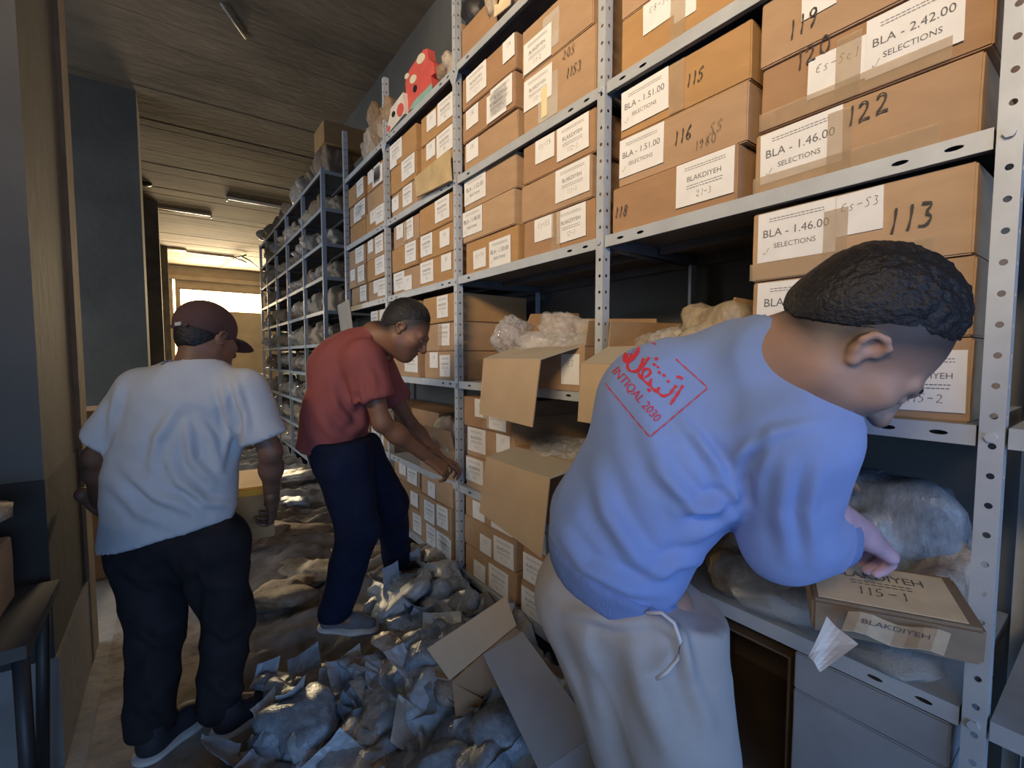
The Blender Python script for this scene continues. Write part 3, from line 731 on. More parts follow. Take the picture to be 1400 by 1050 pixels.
stack(1, 'C', 'left', *L1, [.170, .162, .158], tint=[2, 0, 1])
stack(1, 'D', 'left', *L1, h3[:2]+[.15], tint=[0, 0, 0])
stack(1, 'D', 'right', *R1, h3[:2]+[.15], tint=[0, 1, 0])
# --- third bay
stack(2, 'E', 'left', *L2, [.165, .168, .168], tint=[0, 3, 3]); stack(2, 'E', 'right', *R2, [.160, .160, .17], tint=[0, 3, 3])
stack(2, 'A', 'left', *L2, h3, tint=[0, 3, 0]); stack(2, 'A', 'right', *R2, h3, tint=[3, 3, 3])
stack(2, 'B', 'right', *R2, [.165, .165, .16], tint=[0, 0, 3], x=DX+.02); stack(2, 'B', 'left', *L2, [.165, .165, .16], tint=[0, 1, 0])
stack(2, 'C', 'left', *L2, [.165, .165], tint=[0, 1], x=DX+.15)
stack(2, 'D', 'right', *R2, [.158, .155, .145], tint=[0, 0, 2], x=DX-.02); stack(2, 'D', 'left', *L2, h3[:2]+[.14], tint=[0, 1, 0])
# --- fourth bay
stack(3, 'E', 'left', *L3, h3, tint=[3, 0, 3]); stack(3, 'E', 'right', *R3, h3, tint=[3, 0, 3])
stack(3, 'A', 'left', *L3, h3, tint=[0, 2, 0]); stack(3, 'A', 'right', *R3, h3, tint=[0, 3, 0])
stack(3, 'B', 'right', *R3, [.165, .165, .16], tint=[0, 0, 0], x=DX+.03)
stack(3, 'C', 'left', *L3, h3[:2], tint=[0, 1]); stack(3, 'C', 'right', *R3, h3[:2], tint=[0, 1])
stack(3, 'D', 'left', *L3, h3[:2], tint=[0, 1]); stack(3, 'D', 'right', *R3, h3[:2], tint=[0, 1])
# board leaning at the foot of the second shelf from the top, third bay
sheet_p = [onx(568, 243, DX-.03), onx(614, 205, DX-.03), onx(617, 247, DX-.03), onx(570, 270, DX-.03)]
tag(sheet('dusty_board', sheet_p, .012, mat('dusty_board', (.50, .38, .20), .8, .2, 8, .1, 40)), 'dusty yellowish board leaning on the right boxes, third bay, second shelf from the top', 'board')
# paste the labels onto whichever box front they fall on
for (a, b, py, kind, text) in LABELS:
    w, y, z = unit_lab(a, b, py); best = None
    for (o, x, y0, y1, z0, h, dx) in ALLB:
        e = max(y0-y, y-y1, 0)+max(z0-z, z-z0-h, 0)*1.2
        if best is None or e < best[0]: best = (e, o, y0, y1, z0, h, dx)
    e, o, y0, y1, z0, h, dx = best
    if e > .12: continue
    if kind in 'BK': w = min(max(w, .13), .21); hh = min(.128, h-.016)
    else: w = min(max(w, .075), .12); hh = .095
    ly = min(max(y-(y0+y1)/2, -(y1-y0)/2+w/2+.006), (y1-y0)/2-w/2-.006); lz = min(max(z-z0, hh/2+.006), h-hh/2-.005)
    label_on(o, -dx/2-.0040, ly, lz, w, hh, kind, text, rb.uniform(-.02, .02), M_PAPER)
# strips of clear tape over some of the near labels
for o in [q[0] for q in ALLB if q[0].get('label', '').find('122') > 0 or q[0].get('label', '').find('handwritten 113') > 0 or q[0].get('label', '').find('120') > 0]:
    d = o.data; p = link('packing_tape', box_mesh('packing_tape', (-.0006, -.19, -.022), (0, .19, .022)), M_TAPE, o); p.location = (-.2562, .03, .024)
    p = link('packing_tape', box_mesh('packing_tape', (-.0006, -.025, -.07), (0, .025, .07)), M_TAPE, o); p.location = (-.2562, .02, .075)
for (o, x, y0, y1, z0, h, dx) in ALLB[::5]:
    if len(o.children) < 3:
        p = link('packing_tape', box_mesh('packing_tape', (-.0006, -.026, 0), (0, .026, h-.01)), M_TAPE, o); p.location = (-dx/2-.0058, 0, .004)
# ------------------------------------------------------------------ open cartons, bags, parcel, things on top, table
def crumple_mesh(name, seed, flat=.5, amp=.28, sub=4, crinkle=0.0):
    """a crumpled body: many random flat facets meeting in creases, a few pulled-out corners"""
    rq = random.Random(seed*13+1); bm = bmesh.new(); bmesh.ops.create_icosphere(bm, subdivisions=sub, radius=1.0)
    def rv(): return Vector((rq.gauss(0, 1), rq.gauss(0, 1), rq.gauss(0, 1))).normalized()
    pl = [(rv(), rq.uniform(.62, .95)) for _ in range(26)]
    ears = [(Vector((math.cos(t), math.sin(t), rq.uniform(-.2, .5))).normalized(), rq.uniform(.25, .6)) for t in [rq.uniform(0, 6.28) for _ in range(4)]]
    for v in bm.verts:
        n = v.co.normalized(); r = 1.25
        for q, d in pl:
            c = n.dot(q)
            if c > .05: r = min(r, d/c)
        for q, d in ears: r += d*max(0, n.dot(q)-.80)/.20*(1-.5*abs(noise.noise(n*9)))
        o = n*3.1+Vector((seed, 0, seed*2))
        r *= 1+amp*.55*(.35-abs(noise.noise(o)))+amp*.35*(.3-abs(noise.noise(o*2.3)))
        if crinkle:
            for kk, ww in ((4.5, 1.0), (9.0, .55), (17.0, .3)): r += crinkle*ww*(.28-abs(noise.noise(n*kk+Vector((seed*1.7, kk, 0)))))
        v.co = n*r; v.co.z *= flat
    zmin = min(v.co.z for v in bm.verts)
    for v in bm.verts: v.co.z = max(0, v.co.z-zmin*.8)
    return bm_mesh(name, bm, True)
CR_ = [crumple_mesh('plastic_bag', i+1, (.55, .42, .65, .38, .5, .6)[i], (.30, .36, .26, .40, .33, .28)[i]) for i in range(6)]
CRX = [crumple_mesh('clear_bag', 40+i, (.55, .6, .5, .6, .5, .55)[i], .3, 5, .16) for i in range(6)]
_cv = {}
def bag(kind_mesh, m, loc, sx, sy, sz, rot, name, label, cat, group=None, tilt=(0, 0)):
    key = (kind_mesh, m.name)
    if key not in _cv:
        me = (CRX if m.name == 'clear_plastic' else CR_)[kind_mesh].copy(); me.materials.clear(); me.materials.append(m); _cv[key] = me
    o = link(name, _cv[key]); o.location = loc; o.scale = (sx, sy, sz); o.rotation_euler = (tilt[0], tilt[1], rot)
    return tag(o, label, cat, group)
def open_carton(name, label, x0, x1, y0, y1, z0, h, m, rot=0.0, t=.005):
    o = empty(name, ((x0+x1)/2, (y0+y1)/2, z0), label, 'open box', None, rot); dx, dy = (x1-x0)/2, (y1-y0)/2
    bm = bmesh.new()
    bm_box(bm, (-dx, -dy, 0), (dx, dy, t)); bm_box(bm, (-dx, -dy, t), (-dx+t, dy, h)); bm_box(bm, (dx-t, -dy, t), (dx, dy, h)); bm_box(bm, (-dx+t, -dy, t), (dx-t, -dy+t, h)); bm_box(bm, (-dx+t, dy-t, t), (dx-t, dy, h))
    link('carton_body', bm_mesh('carton_body', bm), m, o); o['d'] = 0; del o['d']
    return o, dx, dy
def flap(o, corners, m, name='flap', bend=None, nu=1, nv=1):
    return sheet(name, corners, .005, m, o, nu, nv, bend)
M_FLAPO = mat('flap_outside', (.52, .39, .255), .8, .08, 5, .05, 60)
M_FLAPI = mat('flap_inside_grey', (.45, .40, .33), .82, .08, 5, .05, 60)
# second bay, waist shelf: open carton with a long flap hanging out
zb = ZL['B']
o, dx, dy = open_carton('open_carton', 'open carton with a long flap hanging out and plastic bags inside, second bay, waist-high shelf', DX-.01, DX+.46, 1.262, 1.70, zb, .175, M_CARD[0], .03)
flap(o, [(-dx, -dy+.03, .172), (-dx, dy, .172), (-dx-.17, dy-.01, .125), (-dx-.17, -dy+.06, .125)], M_FLAPI)
flap(o, [(-dx-.17, -dy+.06, .125), (-dx-.17, dy-.01, .125), (-dx-.20, dy-.02, -.11), (-dx-.20, -dy+.07, -.125)], M_FLAPO, 'folded_flap')
flap(o, [(dx, -dy, .175), (dx, dy, .175), (dx-.02, dy+.03, .33), (dx-.02, -dy, .30)], M_CARDIN)
flap(o, [(-dx+.02, dy, .175), (dx, dy, .175), (dx, dy+.05, .36), (-dx+.16, dy+.07, .34)], M_CARDIN)
flap(o, [(-dx, -dy, .175), (dx, -dy, .175), (dx, -dy-.02, .27), (-dx, -dy-.015, .27)], M_CARD[0])
label_on(o, -dx-.002, -dy+.075, .085, .10, .12, 'S', 'E7')
bag(0, M_CLEAR, (DX+.13, 1.50, zb+.09), .17, .20, .24, .3, 'plastic_bag', 'crumpled clear plastic bag spilling over the open carton, second bay', 'plastic bag')
bag(1, M_BAGT, (DX+.18, 1.50, zb+.05), .17, .19, .26, 1.3, 'plastic_bag', 'dusty filled bag under the clear one in the second bay carton', 'plastic bag')
bag(3, M_CLEAR, (DX+.04, 1.76, zb+.13), .10, .13, .20, 2.1, 'plastic_bag', 'clear plastic bag hanging over the left edge of the second bay carton', 'plastic bag')
# second bay, shelf below: another open carton with a hanging flap
zc = ZL['C']
o, dx, dy = open_carton('open_carton', 'open carton with a grey hanging flap, second bay, second shelf from the floor', DX-.01, DX+.46, 1.24, 1.69, zc, .30, M_CARD[1], -.02)
flap(o, [(-dx, -dy, .295), (-dx, dy, .295), (-dx-.15, dy+.01, .265), (-dx-.15, -dy+.02, .265)], M_FLAPI)
flap(o, [(-dx-.15, -dy+.02, .265), (-dx-.15, dy+.01, .265), (-dx-.18, dy+.02, .02), (-dx-.18, -dy+.03, -.03)], M_FLAPO, 'folded_flap')
flap(o, [(-dx, dy, .295), (dx, dy, .295), (dx, dy+.03, .42), (-dx, dy+.03, .42)], M_CARDIN)
bag(2, M_CLEAR, (DX+.17, 1.47, zc+.20), .20, .19, .20, .8, 'plastic_bag', 'clear plastic bag in the carton with the grey hanging flap, second bay', 'plastic bag')
bag(4, M_BAGT, (DX+.19, 1.47, zc+.14), .17, .17, .18, .2, 'plastic_bag', 'dusty bag at the bottom of the carton with the grey hanging flap', 'plastic bag')
# nearest bay, waist shelf: open carton with bags and a paper bag
o, dx, dy = open_carton('open_carton', 'open carton behind the bending man with bags inside, nearest bay, waist-high shelf', DX-.01, DX+.46, .72, 1.13, zb, .17, M_CARD[0], -.03)
flap(o, [(-dx, -dy, .168), (-dx, dy, .168), (-dx-.12, dy+.01, .11), (-dx-.12, -dy, .11)], M_FLAPI)
flap(o, [(-dx-.12, -dy, .11), (-dx-.12, dy+.01, .11), (-dx-.13, dy+.015, -.09), (-dx-.13, -dy, -.09)], M_FLAPO, 'folded_flap')
flap(o, [(-dx, dy, .17), (dx, dy, .17), (dx, dy-.005, .27), (-dx, dy-.01, .26)], M_CARDIN)
flap(o, [(dx, -dy, .17), (dx, dy, .17), (dx+.02, dy, .30), (dx+.02, -dy, .31)], M_CARDIN)
flap(o, [(-dx, -dy, .17), (dx, -dy, .17), (dx, -dy-.0, .30), (-dx+.1, -dy+.0, .31)], M_CARDIN)
bag(5, M_CLEAR, (DX+.15, .98, zb+.06), .16, .14, .20, .5, 'plastic_bag', 'clear plastic bag on the left inside the nearest open carton', 'plastic bag')
bag(3, M_BAGT, (DX+.22, 1.00, zb+.03), .14, .12, .27, 1.5, 'plastic_bag', 'dusty tan bag below the clear bag inside the nearest open carton', 'plastic bag')
bag(2, M_BAGC, (DX+.20, .82, zb+.05), .20, .13, .24, .1, 'paper_bag', 'beige paper sack in the nearest open carton beside the box handwritten 113', 'paper bag')
# fourth bay, waist shelf: carton with an upright flap
o, dx, dy = open_carton('open_carton', 'open carton with one tall upright flap, fourth bay, behind the red T-shirt', DX-.04, DX+.42, 3.80, 4.18, zb, .17, M_CARD[0])
fl = flap(o, [(-dx-.02, -dy, .168), (-dx-.02, dy-.05, .168), (-dx-.05, dy, .58), (-dx-.05, -dy+.05, .60)], M_FLAPI)
lb = label_on(o, -dx-.032, -.02, .25, .15, .12, 'S', '30')
# third bay, second shelf from floor: torn open carton with brown paper, beside the red-shirted man's hand
o, dx, dy = open_carton('open_carton', 'torn open carton with brown paper beside the red-shirted man\'s hand', DX+.0, DX+.42, 2.30, 2.72, zc, .17, M_CARD[0], .05)
flap(o, [(-dx, -dy, .17), (-dx, dy*.2, .17), (-dx-.06, dy*.2, .30), (-dx-.03, -dy, .29)], M_CARDIN, 'torn_flap')
flap(o, [(dx, -dy, .17), (dx, dy, .17), (dx, dy, .32), (dx-.02, -dy, .33)], M_CARDIN)
bag(1, M_KRAFT, (DX+.14, 2.55, zc+.08), .16, .17, .34, .4, 'paper_bag', 'crumpled brown paper bundle in the torn carton, third bay', 'paper bag')
bag(0, M_CLEAR, (DX+.10, 2.36, zc+.10), .09, .09, .22, .9, 'plastic_bag', 'small clear bag under the red-shirted man\'s fingers', 'plastic bag')
# the parcel being unwrapped in the nearest bay
pc = V(DX+.14, .42, zc); zt = zc
o = empty('wrapped_parcel', (pc[0], pc[1], zc), 'plastic-wrapped parcel with a yellowed printed label, under the bending man\'s hand', 'parcel', None, 0)
me = crumple_mesh('parcel_bundle', 23, .42, .22); b = link('parcel_bundle', me, mat('parcel_brown', (.30, .235, .155), .6, .35, 9, .4, 22), o); b.scale = (.15, .19, .24); b.location = (.05, .05, 0.0); b.rotation_euler = (0, 0, .3)
C4 = [onx(1142, 826, 1.36), onx(1272, 852, 1.30), onx(1262, 765, 1.46), onx(1148, 772, 1.46)]
C4 = [dep(1140, 828, .93), dep(1272, 853, .86), dep(1262, 768, 1.0), dep(1150, 772, 1.06)]
C4 = [p-np.array(o.location) for p in C4]
nrm = unit(np.cross(C4[1]-C4[0], C4[3]-C4[0])); nrm = nrm if nrm[2] > 0 else -nrm
exx = unit(C4[1]-C4[0]); cen = sum(C4)/4; eyy = np.cross(nrm, exx); hw_, hh_ = .115, .075
def onlab(u, v, l=0): return cen+exx*u+eyy*v+nrm*l
bm = bmesh.new(); M4 = Matrix([[exx[i], eyy[i], nrm[i], cen[i]] for i in range(3)]+[[0, 0, 0, 1]])
bm_box(bm, (-hw_-.012, -hh_-.012, -.075), (hw_+.022, hh_+.015, -.001), M4); bmesh.ops.bevel(bm, geom=bm.edges[:], offset=.006, segments=2, affect='EDGES'); link('carton_block', bm_mesh('carton_block', bm), mat('dusty_brown_card', (.25, .19, .13), .75, .2, 10, .1, 50), o)
lb = sheet('label', [onlab(-hw_, -hh_), onlab(hw_, -hh_), onlab(hw_, hh_), onlab(-hw_, hh_)], .0012, M_PAPERY, o); lb['label'] = 'yellowed printed label'
parts = []
v, f = text_mesh('BLAKDIYEH'); k = .15/v[:, 0].max(); parts.append((v, f, -.075, .022, k, k*1.15))
v, f = hand_text('115-1', .028, .0034, .05); parts.append((v, f, -.045, -.040, 1, 1))
for yy in (.008, -.002):
    x = -.05
    for q in range(9): parts.append(([(x, yy), (x+.009, yy), (x+.009, yy+.003), (x, yy+.003)], [[0, 1, 2, 3]], 0, 0, 1, 1)); x += .0115
v, f = join2(parts); link('lettering', pydata('lettering', [onlab(p[0], p[1], .0016) for p in v], f), M_INK, lb)
# crumpled clear film round its front, printed slip showing through
bmf = crumple_mesh('clear_wrap', 31, .40, .26); fw = link('clear_wrap', bmf, mat('wrap_film', (.72, .72, .68), .14, .1, 14, .5, 30, spec=.7, alpha=.30), o); fw.scale = (.15, .20, .17); fw.location = (-.02, -.01, 0.0)
sl = [dep(1150, 862, .86)-np.array(o.location), dep(1290, 898, .80)-np.array(o.location), dep(1300, 868, .84)-np.array(o.location), dep(1160, 836, .90)-np.array(o.location)]
s_ = sheet('printed_slip', sl, .001, mat('slip_paper', (.62, .54, .40), .6, .15, 20), o, 8, 2, lambda u, v: .006*math.sin(u*9))
ex2, ey2 = unit(sl[1]-sl[0]), unit(sl[3]-sl[0]); n2 = unit(np.cross(ex2, ey2)); c2 = sum(sl)/4
v, f = text_mesh('BLAKDIYEH'); k = .10/v[:, 0].max(); link('lettering', pydata('lettering', [c2+ex2*(p[0]*k-.05)+ey2*(p[1]*k-.004)+n2*.007 for p in v], f), M_INK, s_)
# torn white scrap over the shelf lip
pt = [dep(1105, 898, .81), dep(1120, 920, .79), dep(1172, 882, .81), dep(1128, 845, .87)]
tag(sheet('paper_scrap', pt, .0012, mat('scrap_paper', (.80, .79, .74), .7, .06), None, 6, 6, lambda u, v: .003*math.sin(u*5+v*3)+.006*abs(u-v)), 'torn white paper scrap hanging over the shelf lip in front of the parcel', 'paper')
bag(4, M_BAGB, (DX+.10, .66, zc), .13, .16, .24, .7, 'sack_bundle', 'brown dusty bundle left of the wrapped parcel by the bending man\'s waist', 'bundle')
bag(2, M_BAGG, (DX+.40, .44, zc), .14, .19, .36, .2, 'plastic_bag', 'grey bag at the back behind the wrapped parcel', 'plastic bag')
bag(5, M_BAGT, (DX+.36, .29, zc), .10, .08, .26, 1.2, 'plastic_bag', 'pinkish dusty bag behind the label of the wrapped parcel', 'plastic bag')

# carton thrown open on the floor in front of the second bay
def fl_pts(*a): return [dep(*p) for p in a]
oc = empty('open_carton', tuple(onz(690, 960, .12)[:2])+(.02,), 'empty open carton tipped on the litter heap with one brown and one grey flap', 'open box')
L0_ = np.array(oc.location)
b0 = [dep(618, 932, 1.50), dep(704, 858, 1.56), dep(742, 890, 1.66), dep(668, 960, 1.55)]
hgt = np.array([.05, .03, -.36])
sheet('carton_side', [b0[0]-L0_, b0[1]-L0_, b0[1]+hgt-L0_, b0[0]+hgt-L0_], .006, M_CARD[1], oc); sheet('carton_side', [b0[3]-L0_, b0[2]-L0_, b0[2]+hgt-L0_, b0[3]+hgt-L0_], .006, M_CARDIN, oc)
sheet('carton_side', [b0[0]-L0_, b0[3]-L0_, b0[3]+hgt-L0_, b0[0]+hgt-L0_], .006, M_CARD[1], oc); sheet('carton_side', [b0[1]-L0_, b0[2]-L0_, b0[2]+hgt-L0_, b0[1]+hgt-L0_], .006, M_CARDIN, oc)
f1 = sheet('flap', [p-L0_ for p in fl_pts((615, 930, 1.50), (706, 855, 1.56), (692, 815, 1.62), (584, 887, 1.56))], .006, M_FLAPO, oc); f1['label'] = 'brown cardboard flap'
f2 = sheet('flap', [p-L0_ for p in fl_pts((660, 895, 1.52), (714, 864, 1.58), (815, 1003, 1.30), (738, 1056, 1.24))], .006, M_CARDGREY, oc); f2['label'] = 'grey-sided cardboard flap'
f3 = sheet('flap', [p-L0_ for p in fl_pts((738, 1056, 1.24), (815, 1003, 1.30), (850, 1080, 1.24), (775, 1120, 1.18))], .006, M_CARDGREY, oc)

# ---- things on top of the racks
zf = ZL['F']+.001
def on_top(px, y0=None): return onx(px, 100, DX)[1]
oc = empty('open_carton', (DX+.22, on_top(650), zf), 'open carton with dark contents on the top shelf, second bay', 'open box'); 
bm = bmesh.new(); t = .005
for lo, hi in (((-.2, -.17, 0), (.2, .17, t)), ((-.2, -.17, 0), (-.195, .17, .16)), ((.195, -.17, 0), (.2, .17, .2)), ((-.2, -.17, 0), (.2, -.165, .2)), ((-.2, .165, 0), (.2, .17, .2))): bm_box(bm, lo, hi)
link('carton_body', bm_mesh('carton_body', bm), M_CARD[1], oc)
bag(0, M_BLACK, (DX+.18, on_top(648), zf+.06), .15, .15, .34, .2, 'dark_bundle', 'black cloth bundle in the open carton on the top shelf', 'bundle')
bag(2, M_BAGC, (DX+.06, on_top(668), zf+.03), .07, .06, .20, .2, 'sack_bundle', 'small tan bundle in front of the black cloth on the top shelf', 'bundle')
tag(sheet('paper_sheet', [onx(676, 24, DX-.01), onx(698, 6, DX-.01), onx(700, -14, DX+.06), onx(676, -14, DX+.06)], .004, M_PAPERY), 'cream paper sheet standing on the top shelf, second bay', 'paper')
# red board toy with pale dots
ya, yb = on_top(602), on_top(553)
def toy_pts(L): return [onx(px, py, DX+.05) for px, py in L]
def plate(name, L, thick, m, parent=None, x=DX+.05):
    P = [onx(px, py, x) for px, py in L]; n = len(P); v = [(p[0], p[1], p[2]) for p in P]+[(p[0]+thick, p[1], p[2]) for p in P]
    f = [list(range(n)), list(range(2*n-1, n-1, -1))]+[[i, i+n, (i+1) % n+n, (i+1) % n] for i in range(n)]
    return link(name, pydata(name, v, f), m, parent)
M_TOYR = mat('coral_red_paint', (.62, .10, .08), .6, .12, 12); M_TOYC = mat('cream_paint', (.72, .66, .48), .6, .1, 12); M_TOYT = mat('turquoise_paint', (.24, .42, .36), .6, .15, 12)
t_ = plate('cutout_board', [(557, 154), (554, 112), (560, 95), (570, 80), (579, 68), (584, 66), (586, 80), (593, 86), (594, 100), (589, 104), (591, 118), (590, 133), (572, 146)], .05, M_TOYR)
tag(t_, 'coral red painted cutout board with cream dots on the top shelf, third bay', 'toy')
def disc(px, py, rx, ry, n=16): return [(px+rx*math.cos(2*math.pi*k/n), py-ry*math.sin(2*math.pi*k/n)-rx*.6*math.cos(2*math.pi*k/n)) for k in range(n)]
for (px, py, r) in ((575, 80, 5.5), (564.5, 108, 4.5), (556, 104, 3)): plate('dot', disc(px, py, r, r*1.3), .004, M_TOYC, t_, DX+.0465)
plate('dark_slot', disc(567, 121, 2.5, 5), .004, M_DARK, t_, DX+.0465); plate('base_patch', [(559, 151), (566, 138), (578, 126), (590, 114), (591, 128), (576, 143)], .006, M_TOYT, t_, DX+.044)
t2 = plate('white_panel', [(528, 186), (527, 158), (551, 126), (553, 155)], .03, mat('white_panel_paint', (.70, .66, .58), .6, .1, 12), None, DX+.02)
tag(t2, 'white square panel with a red blot and dark slot on the top shelf, third bay', 'toy')
plate('red_blot', disc(547, 150, 4.5, 9), .004, M_TOYR, t2, DX+.0165); plate('dark_slot', disc(537.5, 156, 2.2, 4), .004, M_DARK, t2, DX+.0165); plate('red_stain', disc(531, 176, 2, 4), .004, M_TOYR, t2, DX+.0165)
bag(1, M_BAGC, (DX+.22, on_top(540), zf), .12, .16, .42, .3, 'sack_bundle', 'tan sack standing behind the white panel on the top shelf, third bay', 'bundle')
bag(3, mat('dark_red_cloth', (.16, .04, .04), .8, .2), (DX+.28, on_top(550), zf), .10, .14, .50, .3, 'cloth_bundle', 'dark red cloth bundle between white panel and coral board on the top shelf', 'bundle')
bag(4, M_BAGB, (DX+.16, on_top(601), zf), .12, .16, .22, .3, 'sack_bundle', 'brown litter bundle right of the coral red board on the top shelf', 'bundle')
bag(2, M_BAGT, (DX+.10, on_top(607), zf), .07, .10, .14, 1.3, 'sack_bundle', 'small grey-pink bundle by the post on the top shelf, third bay', 'bundle')
for i, (px, s, mm) in enumerate(((519, .13, M_BAGB), (512, .12, M_BAGC), (504, .13, M_BAGB), (496, .12, M_BAGC), (490, .11, M_BAGT))):
    bag(i, mm, (DX+.14, on_top(px), zf), s, s*1.3, s*2.6, i*.9, 'sack_bundle', '%s bundle on the top shelf of the fourth bay, %s from the left' % (('brown', 'beige', 'dark', 'buff', 'grey')[i], ('fifth', 'fourth', 'third', 'second', 'first')[i]), 'bundle')

# ---- sacks filling the far rack
ZT = [max(v.co.z for v in c.vertices) for c in CR_]
SM = [(M_BAGB, 'brown'), (M_BAGC, 'beige'), (M_BAGT, 'dusty grey'), (M_KRAFT, 'buff')]
rs = random.Random(5); BN = ['first', 'second', 'third', 'fourth', 'fifth']
for k in range(5):
    ya, yb = QY[k]+.05, QY[k+1]-.05
    for j, z in enumerate(QZ):
        n = 3 if k < 2 else 2
        top = j == len(QZ)-1
        hgt = .26 if not top else .34
        for q in range(n):
            if rs.random() < .06: continue
            m, cn = SM[rs.choice((0, 0, 1, 1, 2, 2, 3) if j > 2 else (2, 2, 1, 3))]
            wy = (yb-ya)/n; s = rs.uniform(.85, 1.1)
            bi = rs.randrange(6)
            bag(bi, m, (DX+.19+rs.uniform(-.03, .05), ya+wy*(q+.5)+rs.uniform(-.03, .03), z+.001), .17*s, wy*.50*s, hgt*rs.uniform(.72, 1.08)/ZT[bi], rs.uniform(0, .5),
                'sack_bundle', '%s sack, %s from right, shelf number %s from floor, %s bay of far rack' % (cn, ('first', 'second', 'third')[q], ('one', 'two', 'three', 'four', 'five', 'six', 'seven', 'eight', 'nine', 'ten')[j], BN[k]), 'bundle', 'sacks packed on the far rack')
# carton and bundles on the end of the far rack top
o = link('cardboard_box', carton_mesh(.42, .40, .22, 3), None); o.location = (DX+.26, QY[0]+.24, QZ[-1]+.30); tag(o, 'brown cardboard box crowning the near end of the far rack', 'box')
# ------------------------------------------------------------------ litter on the floor, table, carried box
def heap_h(x, y):
    """height of the trodden litter along the foot of the rack"""
    def ss(a, b, v): t = min(1, max(0, (v-a)/(b-a))); return t*t*(3-2*t)
    near = .20*ss(.30, .95, x)*ss(.55, 1.15, y)*(1-ss(2.6, 3.4, y))
    mid = .10*ss(-.1, .5, x)*ss(1.75, 2.4, y)
    far = .16*ss(-.25, .35, x)*ss(2.7, 3.5, y)*(1-ss(8.6, 9.4, y))*(.7+.5*abs(noise.noise(Vector((x*1.1, y*.9, 3)))))
    return max(0, max(near, mid*.9, far))
def litter(name, label, x0, x1, y0, y1, st, m, amp):
    nx, ny = int((x1-x0)/st), int((y1-y0)/st); v, f = [], []
    for j in range(ny+1):
        for i in range(nx+1):
            x = x0+(x1-x0)*i/nx; y = y0+(y1-y0)*j/ny; h = heap_h(x, y)
            r = 0
            for k, wg in ((2.4, 1), (6, .55), (14, .3)): r += wg*(1-2.2*abs(noise.noise(Vector((x*k*.8+1.7, y*k*1.5, k)))))
            v.append((x, y, h*(.65+.35*r)+amp*(r-.4)*min(1, h/.05)-.004))
    for j in range(ny):
        for i in range(nx): a = j*(nx+1)+i; f.append((a, a+1, a+nx+2, a+nx+1))
    return tag(link(name, pydata(name, v, f, True), m), label, 'litter', None, 'stuff')
M_LIT = mat('trodden_litter', (.33, .275, .215), .95, .55, 5, .5, 18, col2=(.48, .42, .35), detail=10)
litter('trodden_litter', 'brown trodden paper and plastic litter covering the aisle floor', -.30, 1.25, .9, 9.3, .03, M_LIT, .022)
M_PAPERD = mat('dusty_white_paper', (.50, .52, .54), .75, .12, 9)
rt = random.Random(21); MM = [(M_BAGG, 'grey'), (M_BAGW, 'milky'), (M_BAGG, 'grey'), (M_BAGG, 'grey'), (M_BAGW, 'milky'), (M_BAGT, 'tan')]
def surf(x, y): return heap_h(x, y)
GR = 'plastic bags dumped on the floor heap'
poly_near = [(330, 985), (420, 920), (500, 845), (560, 790), (625, 800), (640, 870), (700, 960), (790, 1045), (820, 1130), (240, 1130), (255, 1045)]
def inside(p, P):
    c = False; j = len(P)-1
    for i in range(len(P)):
        if (P[i][1] > p[1]) != (P[j][1] > p[1]) and p[0] < (P[j][0]-P[i][0])*(p[1]-P[i][1])/(P[j][1]-P[i][1])+P[i][0]: c = not c
        j = i
    return c
pts = []
while len(pts) < 74:
    p = (rt.uniform(240, 830), rt.uniform(780, 1130))
    if not inside(p, poly_near): continue
    P = onz(p[0], p[1], .0); 
    for _ in range(3): P = onz(p[0], p[1], surf(P[0], P[1]))
    if P[0] > 1.20 or any((P[0]-q[0])**2+(P[1]-q[1])**2 < .0075 for q in pts): continue
    if any((P[0]-a)**2+(P[1]-b)**2 < r*r for a, b, r in ((.10, 1.93, .20), (-.05, 1.87, .15), (.72, .52, .22), (.60, 2.12, .22), (.66, 2.0, .2))): continue
    pts.append((P[0], P[1], surf(P[0], P[1])))
for i, (x, y, z) in enumerate(sorted(pts, key=lambda q: q[1])):
    m, cn = MM[rt.randrange(6)]; s = rt.uniform(.075, .135)*(1.0 if x > .35 else .8)
    where = 'by the red-shirted man\'s shoes' if y > 1.9 else ('round the tipped open carton' if x > .62 else 'in the foreground')
    bag(rt.randrange(6), m, (x, y, max(0, z-.02)), s*rt.uniform(.8, 1.5), s*rt.uniform(.8, 1.3), s*rt.uniform(.8, 1.5), rt.uniform(0, 6.3), 'plastic_bag', '%s crumpled plastic bag on floor heap %s' % (cn, where), 'plastic bag', '%s bags on the floor heap %s' % (cn, where), (rt.uniform(-.5, .5), rt.uniform(-.5, .5)))
